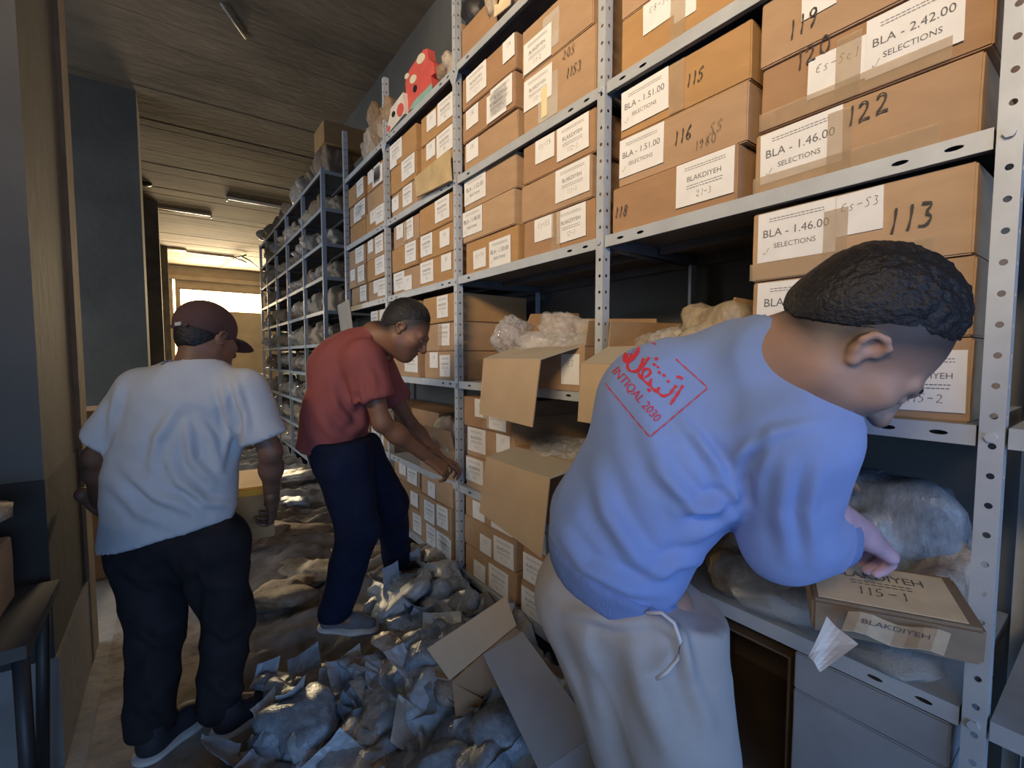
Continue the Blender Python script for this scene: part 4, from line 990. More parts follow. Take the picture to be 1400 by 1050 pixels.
# flat film, pouches and paper crumpled on the heap
def crumpled_sheet(c, m, seed, amp, n=9):
    rq = random.Random(seed); c = [np.array(p, float) for p in c]; nn = unit(np.cross(c[1]-c[0], c[3]-c[0])); fo = [(rq.uniform(0, 6.28), rq.uniform(.2, .8), rq.uniform(.3, 1)) for _ in range(5)]
    v, f = [], []
    for j in range(n+1):
        for i in range(n+1):
            u, w = i/n, j/n; h = 0
            for a, d, k in fo: h += k*abs((u-.5)*math.cos(a)+(w-.5)*math.sin(a)+.5-d)
            h += .25*noise.noise(Vector((u*4, w*4, seed))) 
            p = (c[0]*(1-u)+c[1]*u)*(1-w)+(c[3]*(1-u)+c[2]*u)*w
            v.append(p+nn*amp*(h-1.0))
    K = len(v); W = n+1; v += [p-nn*.0015 for p in v]
    for j in range(n):
        for i in range(n): a = j*W+i; f += [(a, a+1, a+1+W), (a, a+1+W, a+W), (K+a, K+a+1+W, K+a+1), (K+a, K+a+W, K+a+1+W)]
    ring = list(range(W))+[j*W+n for j in range(1, n+1)]+[n*W+i for i in range(n-1, -1, -1)]+[j*W for j in range(n-1, 0, -1)]
    for a, b in zip(ring, ring[1:]+ring[:1]): f.append((a, K+a, K+b, b))
    return link('plastic_sheet', pydata('plastic_sheet', v, f), m)
for i in range(95):
    x, y, z = pts[(i*7) % len(pts)]; x += rt.uniform(-.07, .07); y += rt.uniform(-.07, .07); s = rt.uniform(.07, .13)*(1 if y < 1.9 else .8); a = rt.uniform(0, 6.3); ux, uy = math.cos(a)*s, math.sin(a)*s; zz = z+.05+rt.uniform(0, .07); tl = rt.uniform(-.06, .06); r = rt.uniform(.55, .95)
    if x > 1.2: continue
    c = [(x-ux, y-uy, zz-tl), (x+uy*r, y-ux*r, zz+.03), (x+ux, y+uy, zz+tl), (x-uy*r, y+ux*r, zz-.03)]
    mi = rt.choice((0, 0, 1, 1, 1, 2, 3)); m = (M_BAGW, M_BAGG, M_PAPERD, M_BAGT)[mi]; cn = ('milky film', 'grey film', 'off-white paper', 'tan film')[mi]
    o = crumpled_sheet(c, m, i+3, s*.30)
    wh = 'near the red-shirted man' if y > 1.75 else ('round the tipped open carton' if x > .62 else 'in the foreground')
    tag(o, 'crumpled %s sheet lying on the floor heap %s' % (cn, wh), 'sheet', '%s sheets on the floor heap %s' % (cn, wh))
# bundles dropped along the aisle
for i, (px, py, s, m, lab) in enumerate(((408, 690, .12, M_BAGW, 'white plastic bag on the aisle floor left of the red-shirted man\'s knees'), (395, 735, .16, M_BAGB, 'brown sack on the aisle floor between the two standing men'), (352, 745, .15, M_BAGB, 'flattened brown sack right of the white-shirted man\'s thigh'),
        (425, 790, .16, M_BAGC, 'tan sheet-like bundle on the floor behind the red-shirted man\'s shoe'), (385, 820, .15, M_BAGB, 'brown flattened bundle in the middle of the aisle'), (360, 700, .14, M_BAGC, 'beige bundle on the aisle behind the carried box'),
        (510, 720, .12, M_BAGT, 'dusty bundle between the red-shirted man\'s legs'), (505, 775, .14, M_BAGC, 'tan sack behind the red-shirted man\'s front calf'), (600, 770, .12, M_BAGT, 'grey sack under the bottom shelf of the third bay'), (600, 800, .15, M_BAGG, 'dark grey bag by the post foot, third bay'),
        (405, 660, .2, M_BAGT, 'dusty heap of sacks at the foot of the far rack'), (345, 505, .9, M_BAGC, 'pale heap of rubble sacks at the far end of the aisle'))):
    P = onz(px, py, .05); P = onz(px, py, surf(P[0], P[1])*.9)
    if i == 11: P = V(1.55, 11.4, 0)
    sc3 = (s, s*1.3, s*.9) if i != 11 else (.45, .9, 1.25)
    bag(i % 6, m, (P[0], P[1], surf(P[0], P[1])*.8 if i != 11 else 0), *sc3, i*1.1, 'sack_bundle', lab, 'bundle')
# table with black legs, a pale box and a sack, cut by the left edge
tx, ty = -.60, 1.88
o = empty('side_table', (tx, ty, 0), 'small dark table with black metal legs at the left edge', 'table')
bm = bmesh.new(); bm_box(bm, (-.30, -.22, .665), (.27, .22, .70)); link('tabletop', bm_mesh('tabletop', bm), mat('worn_table_top', (.06, .058, .055), .7, .2), o)
lf = dep(86, 922, 1.98)-V(tx, ty, 0)
for (a, b) in (((.255, -.20, .66), (.255, -.20, 0)), ((-.27, -.20, .66), (-.27, -.20, 0)), ((.235, .18, .66), (lf[0]*.6+.1, .20, 0.0)), ((-.27, .20, .66), (-.27, .22, 0))):
    bm = bmesh.new(); bm_tube(bm, [a, b], .017, 10); link('leg', bm_mesh('leg', bm, True), M_BLACK, o)
bm = bmesh.new(); bm_tube(bm, [(.255, -.20, .33), (-.27, -.20, .33)], .011, 8); link('stretcher', bm_mesh('stretcher', bm, True), M_BLACK, o)
q = link('cardboard_box', carton_mesh(.30, .32, .19, 2), None); q.location = (tx+.03, ty-.01, .701); tag(q, 'pale cardboard box on the side table under the sacks', 'box')
for i, (dz, s, m, lab) in enumerate(((.195, .15, M_BAGC, 'folded beige sack on the box on the side table'), (.27, .13, M_KRAFT, 'buff paper sack topping the pile on the side table'))):
    bag((1, 3)[i], m, (tx+.02, ty-.02, .701+dz), s*1.0, s*1.0, s*(1.1, 1.3)[i], i*1.3, 'paper_sack', lab, 'sack')
# a carton standing in the gloom between the columns, a dark crate behind the table
o = link('cardboard_box', carton_mesh(.42, .40, .34, 1), None); o.location = (-.62, 4.2, .75); tag(o, 'brown carton on a crate in the gloom left of the white-shirted man', 'box')
o = link('cardboard_box', carton_mesh(.55, .55, .75, 5), None); o.location = (-.62, 4.2, 0); tag(o, 'dark crate-like carton on the floor in the gloom behind the near column', 'box')
# ------------------------------------------------------------------ people
M_SKIN1 = mat('skin_olive', (0.40, 0.245, 0.18), 0.55, 0.10, 12, 0.05, 90, sss=0.05, attr='fuzz', attr_col=(0.035, 0.03, 0.03))
M_SKIN2 = mat('skin_brown', (0.215, 0.105, 0.06), 0.55, 0.10, 12, 0.05, 90, sss=0.05, attr='fuzz', attr_col=(0.02, 0.016, 0.015))
M_SKIN3 = mat('skin_dark_tan', (0.17, 0.088, 0.055), 0.55, 0.10, 12, 0.05, 90, sss=0.05, attr='fuzz', attr_col=(0.02, 0.016, 0.015))
M_HAIR = mat('black_hair', (0.012, 0.011, 0.012), 0.55, 0.3, 60, 0.5, 120, spec=0.4)
M_SWEAT = mat('blue_fleece', (0.225, 0.325, 0.63), 0.95, 0.06, 9, 0.10, 260, spec=0.1, sheen=0.15)
M_BAND = mat('blue_rib', (0.175, 0.255, 0.50), 0.95, 0.08, 9, 0.25, 200, spec=0.1, stretch=(1, 1, .2))
M_KHAKI = mat('beige_trousers', (0.44, 0.415, 0.405), 0.9, 0.08, 7, 0.10, 160, spec=0.15)
M_REDT = mat('brick_red_cotton', (0.27, 0.085, 0.08), 0.95, 0.08, 8, 0.08, 220, spec=0.1)
M_JEAN = mat('navy_denim', (0.009, 0.014, 0.036), 0.9, 0.25, 10, 0.12, 220, spec=0.15)
M_WHITET = mat('white_cotton', (0.50, 0.525, 0.55), 0.95, 0.05, 7, 0.08, 220, spec=0.1)
M_BLKJ = mat('black_denim', (0.022, 0.021, 0.024), 0.9, 0.3, 7, 0.12, 200, spec=0.15)
M_SHOEG = mat('grey_shoe', (0.12, 0.125, 0.14), 0.8, 0.15, 20, 0.1, 120)
M_SHOEB = mat('dark_navy_shoe', (0.016, 0.017, 0.026), 0.75, 0.2, 20, 0.1, 120)
M_SOLE = mat('pale_sole', (0.50, 0.49, 0.47), 0.7, 0.1, 20)
M_CAP = mat('dark_maroon_cap', (0.075, 0.038, 0.035), 0.9, 0.15, 20, 0.1, 200)
M_EYE = mat('eye_white', (0.7, 0.68, 0.65), 0.2, 0.02)
M_GLOVE = mat('mauve_glove', (0.50, 0.36, 0.46), 0.7, 0.1, 20, 0.1, 120)

def basis(fwd, up):
    f = unit(fwd); u = np.asarray(up, float); u = unit(u-f*(u@f)); r = np.cross(f, u)
    return np.stack([r, f, u], 1)

def hair_plane(P): return (P-np.array([0, .078, .072]))@np.array([0, .70, -.714])

def head_parts(c, B, s, neck_base, fade, beard, hair_amp, hair_off):
    nb = B.T@(np.asarray(neck_base)-c)/s
    lo = np.minimum(np.array([-.11, -.15, -.17]), nb-.09); hi = np.maximum(np.array([.11, .15, .15]), nb+.09)
    f = Field(lo, hi, .0034)
    f.ell((0, -.018, .035), (.074, .098, .085), .02); f.ell((0, .012, -.015), (.067, .082, .085), .03)
    f.ell((0, .038, -.06), (.054, .052, .062), .03); f.ell((0, .066, -.098), (.026, .024, .02), .03)
    for sx in (-1, 1):
        f.cone((sx*.055, -.005, -.055), (sx*.022, .068, -.10), .018, .014, .03)          # jaw edge
        f.ell((sx*.046, .062, -.022), (.022, .02, .017), .03)                            # cheekbone
        f.cone((sx*.012, .092, .016), (sx*.045, .074, .014), .011, .008, .015)           # brow ridge
    f.cone((0, -.028, -.05), nb, .057, .066, .04); f.cone((0, .02, -.07), nb, .045, .058, .05)
    for sx in (-1, 1):
        f.ell((sx*.031, .094, -.004), (.016, .013, .0105), .010, sub=True)               # eye socket
        f.ell((sx*.031, .083, -.005), (.0135, .0125, .010), .004)                        # lids over the eye
    f.cone((0, .094, .008), (0, .116, -.034), .007, .0115, .012); f.ell((0, .108, -.038), (.0165, .013, .009), .010)
    for sx in (-1, 1): f.ell((sx*.012, .101, -.039), (.0075, .010, .007), .006)
    f.ell((0, .094, -.064), (.023, .010, .0065), .006); f.ell((0, .091, -.075), (.019, .010, .007), .006)
    f.cone((-.020, .101, -.0695), (.020, .101, -.0695), .0022, .0022, .003, sub=True)
    for sx in (-1, 1):                                                                   # ears
        f.ell((sx*.077, -.010, -.007), (.008, .015, .021), .008)
        hel = [(sx*.078, .006, -.004), (sx*.084, .004, .010), (sx*.088, -.009, .014), (sx*.090, -.022, .007), (sx*.088, -.024, -.006), (sx*.083, -.015, -.019), (sx*.079, -.004, -.026)]
        for a, b in zip(hel, hel[1:]): f.cone(a, b, .0048, .0048, .004)
        f.ell((sx*.080, -.004, -.027), (.006, .008, .008), .005)
        f.ell((sx*.089, -.009, -.004), (.009, .008, .010), .004, sub=True)
    P, F = f.mesh(1)
    hp = hair_plane(P); fz = np.zeros(len(P))
    if fade: fz = np.clip((P[:, 2]+.078)/.03, 0, 1)*.95*np.clip((fade*.65-hp)/(fade*1.05), 0, 1)*(np.abs(P[:, 0]) < .079)
    if beard: fz = np.maximum(fz, beard*np.clip((-.040-P[:, 2]+.35*(P[:, 1]-.06))/.02, 0, 1)*np.clip((P[:, 1]+.005)/.02, 0, 1)*np.clip((P[:, 2]+.125)/.02, 0, 1))
    Pw = c+(P*s)@B.T
    h = Field((-.12, -.15, -.12), (.12, .13, .16), .0036)
    o = hair_off
    h.ell((0, -.018, .035), (.074+o*.6, .098+o, .085+o*1.5), .02); h.ell((0, -.03, -.02), (.066+o*.5, .078+o*.6, .07), .03)
    h.carve(np.array((0, .078, .072))-np.array((0, .70, -.714))*fade*.45, (0, .70, -.714)); h.carve((0, -.07, -.062), (0, -.25, -1)); h.shell(.012)
    PH, FH = h.mesh(2)
    nh = normals(PH, FH); k = np.clip((PH[:, 2]-.02)/.06, .15, 1)
    cu = np.array([noise.noise(Vector(p*70)) + .6*noise.noise(Vector(p*170)) for p in PH])
    PH = PH+nh*(hair_amp*cu*k)[:, None]
    off_ = fade*.45; hd = -(hair_plane(PH)+off_); out_ = (nh*(PH-np.array([0, -.02, .03]))).sum(1) > 0
    tp = np.clip(hd/.045, 0, 1); PH = PH-nh*((hair_off*1.15)*(1-tp)**1.5*out_)[:, None]
    return Pw, F, fz, c+(PH*s)@B.T, FH

def hand_parts(wr, yd, zd, side, curl=(25, 40, 25), spread=1.0, s=1.0, thumb_in=0.0, stub=.07, rad=1.0):
    """side: +1 right hand (thumb at +x seen from the back of the hand... fingers along y, back of hand along z)"""
    y = unit(yd); z = np.asarray(zd, float); z = unit(z-y*(z@y)); x = np.cross(y, z)*(-side); B = np.stack([x, y, z], 1)
    f = Field((-.09, -stub-.04, -.13), (.12, .22, .06), .0030)
    f.cone((0, -stub, 0), (0, .0, 0), .029*rad, .025*rad, .01, flat=(0, 0, 1), q=.8)
    f.cone((0, -.005, 0), (.014, .075, 0), .026, .030, .02, flat=(0, 0, 1), q=.45)
    f.cone((0, -.005, 0), (-.018, .072, -.002), .025, .026, .02, flat=(0, 0, 1), q=.48)
    spec = ((.031, .084, .073, .0092, .07), (.0105, .090, .082, .0096, .015), (-.0105, .087, .076, .0092, -.04), (-.0305, .077, .060, .0082, -.11))
    for i, (bx, by, ln, r, ang) in enumerate(spec):
        p = np.array([bx, by, 0.0]); az = ang*spread; a = 0.0
        d0 = np.array([math.sin(az), math.cos(az)]); kk = (1.0, 1.05, 1.12, 1.2)[i]
        prev = np.array([bx*.75, by-.045, 0.0]); f.cone(prev, p, r*.95, r*1.08, .010)
        for j, fr in enumerate((.46, .30, .24)):
            a += math.radians(curl[j])*kk
            qn = p+np.array([d0[0]*math.cos(a), d0[1]*math.cos(a), -math.sin(a)])*ln*fr
            f.cone(p, qn, r*(1.02-.08*j), r*(.95-.09*j), .003); p = qn
    t0 = np.array([.018, .018, -.006]); t1 = np.array([.045, .047, -.018-.012*thumb_in]); t2 = np.array([.060-.012*thumb_in, .076, -.030-.02*thumb_in]); t3 = np.array([.064-.024*thumb_in, .100, -.040-.026*thumb_in])
    f.cone(t0, t1, .016, .0125, .012); f.cone(t1, t2, .0118, .0105, .004); f.cone(t2, t3, .0108, .0085, .003)
    P, F = f.mesh(1)
    if side > 0: F = F[:, ::-1]
    P = np.asarray(wr)+(P*s)@B.T
    # keep the winding outward whatever the handedness of the frame
    n = normals(P, F); ctr = P.mean(0)
    if ((P-ctr)*n).sum() < 0: F = F[:, ::-1]
    return P, F

def shoe(name, heel, toe, up, mu, ms, parent, s=1.0):
    """one shoe: upper with a sole child; heel and toe are floor points"""
    heel = np.asarray(heel, float); toe = np.asarray(toe, float); y = unit(toe-heel); L = np.linalg.norm(toe-heel)
    B = basis(y, up); k = L/.285
    def toW(P): return heel+(P*k)@B.T
    f = Field((-.08, -.05, -.03), (.08, .34, .16), .005)
    f.cone((0, .045, .045), (0, .17, .042), .040, .042, .03); f.cone((0, .17, .04), (.004, .245, .034), .043, .034, .03, flat=(0, 0, 1), q=.9)
    f.cone((0, .05, .05), (0, .055, .105), .043, .041, .03)
    f.carve((0, .05, .112), (0, -.1, 1)); f.carve((0, 0, .018), (0, 0, -1))
    P, F = f.mesh(2); o = mesh_from(name, toW(P), F, mu, parent)
    g = Field((-.08, -.05, -.03), (.08, .34, .06), .004)
    for d in (0, .01):
        g.cone((0, .042, .012), (0, .17, .012), .044, .047, .03, flat=(0, 0, 1), q=.33); g.cone((0, .17, .012), (.004, .247, .014), .047, .037, .03, flat=(0, 0, 1), q=.36)
    g.carve((0, 0, 0), (0, 0, -1))
    P, F = g.mesh(1); so = mesh_from('sole', toW(P), F, ms, o); so['label'] = 'pale rubber sole'
    return o

def garment(parts_fn, lo, hi, h):
    f = Field(lo, hi, h); parts_fn(f); return f

def human(name, label, J, skin, head_s, fade, beard, hair_amp, hair_off, hands, no_hair=False):
    """the continuous body (one mesh) with the hair as its child"""
    B = basis(J['hfwd'], J['hup'])
    hp, hf, fz, PH, FH = head_parts(J['head'], B, head_s, J['c7'], fade, beard, hair_amp, hair_off)
    pts = np.array([v for k, v in J.items() if k not in ('hfwd', 'hup', 'bn')])
    f = Field(pts.min(0)-.2, pts.max(0)+.2, .0085)
    bn = J['bn']; ch = (J['shR']+J['shL'])/2
    f.cone(J['c7'], ch, .06, .08, .04)
    f.cone(J['pelv'], J['waist'], .07, .08, .03, flat=bn, q=.75); f.cone(J['waist'], ch, .08, .10, .03, flat=bn, q=.75)
    for S in 'RL':
        f.cone(ch, J['sh'+S], .08, .055, .04); f.cone(J['sh'+S], J['el'+S], .050, .040, .02); f.cone(J['el'+S], J['wr'+S], .040, .028, .02)
        fl = J['el'+S]*.7+J['wr'+S]*.3; f.ell(fl, (.040, .040, .040), .04)
        f.cone(J['hip'+S], J['kn'+S], .070, .048, .03); f.cone(J['pelv'], J['hip'+S], .085, .072, .03)
        f.cone(J['kn'+S], J['an'+S], .048, .036, .02)
        if 'toe'+S in J: f.cone(J['an'+S], J['toe'+S], .036, .026, .02)
    bp, bf = f.mesh(2)
    PF = [(bp, bf), (hp, hf)]; fuzz = [np.zeros(len(bp)), fz]
    for a in hands:
        P, F = hand_parts(**a); PF.append((P, F)); fuzz.append(np.zeros(len(P)))
    P, F = cat(*PF)
    body = mesh_from(name, P, F, skin, None, np.concatenate(fuzz))
    tag(body, label, 'person')
    if not no_hair: mesh_from('hair', PH, FH, M_HAIR, body)
    def eyes():
        for sx in (-1, 1):
            bm = bmesh.new(); bmesh.ops.create_uvsphere(bm, u_segments=16, v_segments=10, radius=.0098*head_s)
            me = bm_mesh('eye', bm, True); e = link('eye', me, M_EYE, body)
            p = J['head']+(B@np.array([sx*.031, .0838, -.0045]))*head_s; e.location = p
            f2 = Field((-.03, -.02, -.02), (.03, .03, .02), .0022)
            f2.cone((-.018, 0, -.002), (.0, .004, .003), .003, .0042, .004); f2.cone((0, .004, .003), (.019, -.011, -.002), .0042, .002, .004)
            Q, G = f2.mesh(1); Q = Q*np.array([sx, 1, 1]); G = G[:, ::-1] if sx < 0 else G
            mesh_from('eyebrow', J['head']+((Q+np.array([sx*.031, .0850, .0165]))*head_s)@B.T, G, M_HAIR, body)
    eyes()
    return body, B

# ---- the man in the blue sweatshirt, bent over the nearest bay
def build_blue():
    J = dict(pelv=dep(852, 800, 1.0), waist=dep(885, 715, .985), c7=dep(1060, 494, .81), shR=dep(1085, 600, .76), shL=dep(985, 515, 1.06),
             elR=dep(1078, 735, .83), wrR=dep(1176, 728, .89), elL=dep(1085, 690, 1.14), wrL=dep(1120, 640, 1.30),
             head=CP+cv(.535, .065, .715), hfwd=cv(.57, -.81, -.03), hup=cv(.75, .50, -.43),
             hipR=dep(895, 835, .95), hipL=dep(815, 812, 1.06), knR=dep(950, 1105, .95), knL=dep(890, 1085, 1.06))
    for S in 'RL':
        k = J['kn'+S]; J['an'+S] = V(k[0]-.06, k[1]+.10, .09); J['toe'+S] = J['an'+S]+V(.15, -.07, -.04)
    sp = unit(J['c7']-J['pelv']); ac = unit(J['shR']-J['shL']); J['bn'] = unit(np.cross(ac, sp)); bn = J['bn']
    body, B = human('person', 'man in a blue sweatshirt bending over to reach into the nearest shelf', J, M_SKIN1, 1.07, .048, .40, .0035, .009,
                    [dict(wr=J['wrR'], yd=cv(.72, -.38, .42), zd=cv(.15, .80, -.5), side=1, curl=(26, 40, 26), s=1.02, stub=.12, rad=1.05),
                     dict(wr=J['wrL'], yd=cv(.75, -.2, .6), zd=cv(0, 1, 0), side=-1, curl=(20, 35, 25), s=1.0)])
    lo = np.min([J[k] for k in ('pelv', 'c7', 'shR', 'shL', 'elR', 'wrR', 'elL', 'wrL')], 0)-.26; hi = np.max([J[k] for k in ('pelv', 'c7', 'shR', 'shL', 'elR', 'wrR', 'elL', 'wrL')], 0)+.24
    ch = (J['shR']+J['shL'])/2
    def torso(f):
        hipc = dep(838, 812, 1.0)
        f.cone(hipc, dep(850, 712, .99), .142, .166, .05, flat=bn, q=.82)
        f.cone(dep(850, 712, .99), dep(918, 612, .955), .166, .178, .06, flat=bn, q=.80)
        f.cone(dep(918, 612, .955), dep(1000, 545, .93), .178, .150, .06, flat=bn, q=.80)
        f.cone(dep(1005, 540, .93), J['c7'], .130, .080, .06, flat=bn, q=.9); f.cone(J['c7'], J['c7']+(J['head']-J['c7'])*.5, .080, .074, .03)
        for S in 'RL': f.cone(dep(1015, 545, .91), J['sh'+S], .11, .083, .06)
        f.ell(dep(905, 552, .965), (.128, .128, .128), .06)
    def sleeve(f, S):
        f.cone(J['sh'+S], J['el'+S], .088, .074, .03)
        e2 = J['el'+S]+(J['wr'+S]-J['el'+S])*.78
        f.cone(J['el'+S], e2, .074, .056, .03)
        f.carve(J['el'+S]+(J['wr'+S]-J['el'+S])*.46, J['wr'+S]-J['el'+S], .16)
    f = Field(lo, hi, .0066); torso(f)
    for S in 'RL':
        g = f.like(); sleeve(g, S); f.join(g, .035)
    nd = unit(dep(1150, 470, .80)-dep(1040, 520, .86))
    f.carve(dep(1117, 506, .75), cv(.75, .60, -.20), .14)
    hem = dep(838, 803, 1.0); hn = -unit(dep(885, 700, .985)-dep(838, 812, 1.0))
    full = f.copy(); f.shell(.018); f.carve(hem, hn)
    P, F = f.mesh(2)
    P = wrinkle(P, F, .005, 9, 2.0)
    P = creases(P, F, [([(955, 600), (990, 660), (1015, 690)], 9, .010), ([(900, 640), (950, 690), (1015, 700)], 11, .012), ([(925, 700), (975, 692), (1012, 672)], 9, .010),
                       ([(815, 640), (830, 700), (870, 760), (910, 790)], 14, .014), ([(760, 720), (800, 775), (860, 805), (920, 815)], 11, .013),
                       ([(930, 570), (970, 620), (1005, 655)], 8, .007), ([(1075, 640), (1068, 700), (1080, 760)], 14, .009), ([(1120, 640), (1105, 700), (1115, 770)], 12, .008),
                       ([(985, 640), (1010, 620), (1060, 590), (1120, 578)], 9, .006), ([(880, 560), (905, 640), (950, 720)], 16, .007), ([(940, 740), (985, 715), (1010, 700)], 10, .010),
                       ([(1020, 700), (1022, 650), (1040, 600)], 10, -.012), ([(890, 790), (925, 770), (960, 765)], 10, .012)])
    sw = mesh_from('sweatshirt', P, F, M_SWEAT, body)
    bvh = BVHTree.FromPolygons([Vector(p) for p in P], [tuple(q) for q in F])
    # ribbed hem, cuff and collar
    b = full.copy(); b.grow(.004); b.carve(hem, hn); b.carve(hem-hn*.058, -hn); b.shell(.022)
    Pb, Fb = b.mesh(2); hb = mesh_from('hem_band', wrinkle(Pb, Fb, .004, 14, 5.0), Fb, M_BAND, sw); hb['label'] = 'darker ribbed hem band'
    cl = full.copy(); cl.grow(.004); cn = unit(cv(.75, .60, -.20)); cp0 = dep(1117, 506, .75); cl.carve(cp0+cn*.004, cn); cl.carve(cp0-cn*.020, -cn)
    gx = np.stack(np.meshgrid(*[cl.lo[k]+cl.h*np.arange(cl.n[k]) for k in range(3)], indexing='ij'), -1); cl.d = np.maximum(cl.d, (np.linalg.norm(gx-cp0, axis=-1)-.125).astype(np.float32)); cl.shell(.016)
    Pl, Fl = cl.mesh(2); mesh_from('collar', Pl, Fl, M_SWEAT, sw)
    cf = Field(J['wrR']-.2, J['wrR']+.2, .005); d = unit(J['wrR']-J['elR']); L = np.linalg.norm(J['wrR']-J['elR'])
    cf.cone(J['elR']+d*L*.30, J['elR']+d*L*.75, .068, .055, .01); cf.carve(J['elR']+d*L*.41, -d); cf.carve(J['elR']+d*L*.60, d); cf.shell(.012)
    Pc, Fc = cf.mesh(1); mesh_from('cuff', Pc, Fc, M_BAND, sw)
    # stamp on the back
    stamp_on(sw, bvh)
    # trousers
    lo2 = np.min([J[k] for k in ('hipR', 'hipL', 'anR', 'anL', 'knR', 'knL')], 0)-.24; hi2 = np.max([J[k] for k in ('hipR', 'hipL', 'anR', 'anL', 'waist', 'knR', 'knL')], 0)+.2
    t = Field(lo2, hi2, .0075)
    t.cone(dep(848, 815, 1.0), J['hipR'], .125, .125, .05); t.cone(dep(848, 815, 1.0), J['hipL'], .125, .125, .05)
    for S in 'RL':
        t.cone(J['hip'+S], J['kn'+S], .128, .095, .04); t.cone(J['kn'+S], J['an'+S], .092, .078, .03)
        t.carve(J['an'+S]-V(0, 0, .02), V(0, 0, -1), .2)
    t.carve(dep(856, 775, 1.0), -hn); t.shell(.02)
    P, F = t.mesh(2); P = wrinkle(P, F, .006, 8, 3.0, (1, 1, .5))
    P = creases(P, F, [([(780, 850), (810, 920), (830, 1000)], 14, .009), ([(900, 850), (930, 870), (940, 920)], 9, .012), ([(860, 860), (880, 950), (920, 1040)], 16, .009), ([(760, 830), (840, 850), (900, 850)], 10, .010), ([(935, 850), (945, 930), (975, 1010)], 12, .008)])
    tr = mesh_from('trousers', P, F, M_KHAKI, body)
    cb = bmesh.new(); cp_ = [dep(x, y, z) for x, y, z in ((884, 838, .83), (905, 838, .81), (922, 852, .795), (931, 876, .785), (926, 900, .785), (912, 918, .787), (898, 928, .80))]; bm_tube(cb, cp_, .0035, 8)
    dc = link('drawcord', bm_mesh('drawcord', cb, True), mat('white_cord', (.7, .7, .7), .8, .05), tr)
    for S in 'RL':
        a = J['an'+S]; shoe('shoe', V(a[0]-.08, a[1]+.05, 0.0), V(a[0]+.17, a[1]-.09, 0.0), V(0, 0, 1), M_SHOEB, M_SOLE, body)
    # glove on the right hand
    P, F = hand_parts(wr=J['wrR'], yd=cv(.72, -.38, .42), zd=cv(.15, .80, -.5), side=1, curl=(26, 40, 26), s=1.02, stub=.125, rad=1.28)
    N = normals(P, F); gl = mesh_from('glove', P+N*.0022, F, M_GLOVE, body); gl['label'] = 'mauve work glove'
    return body

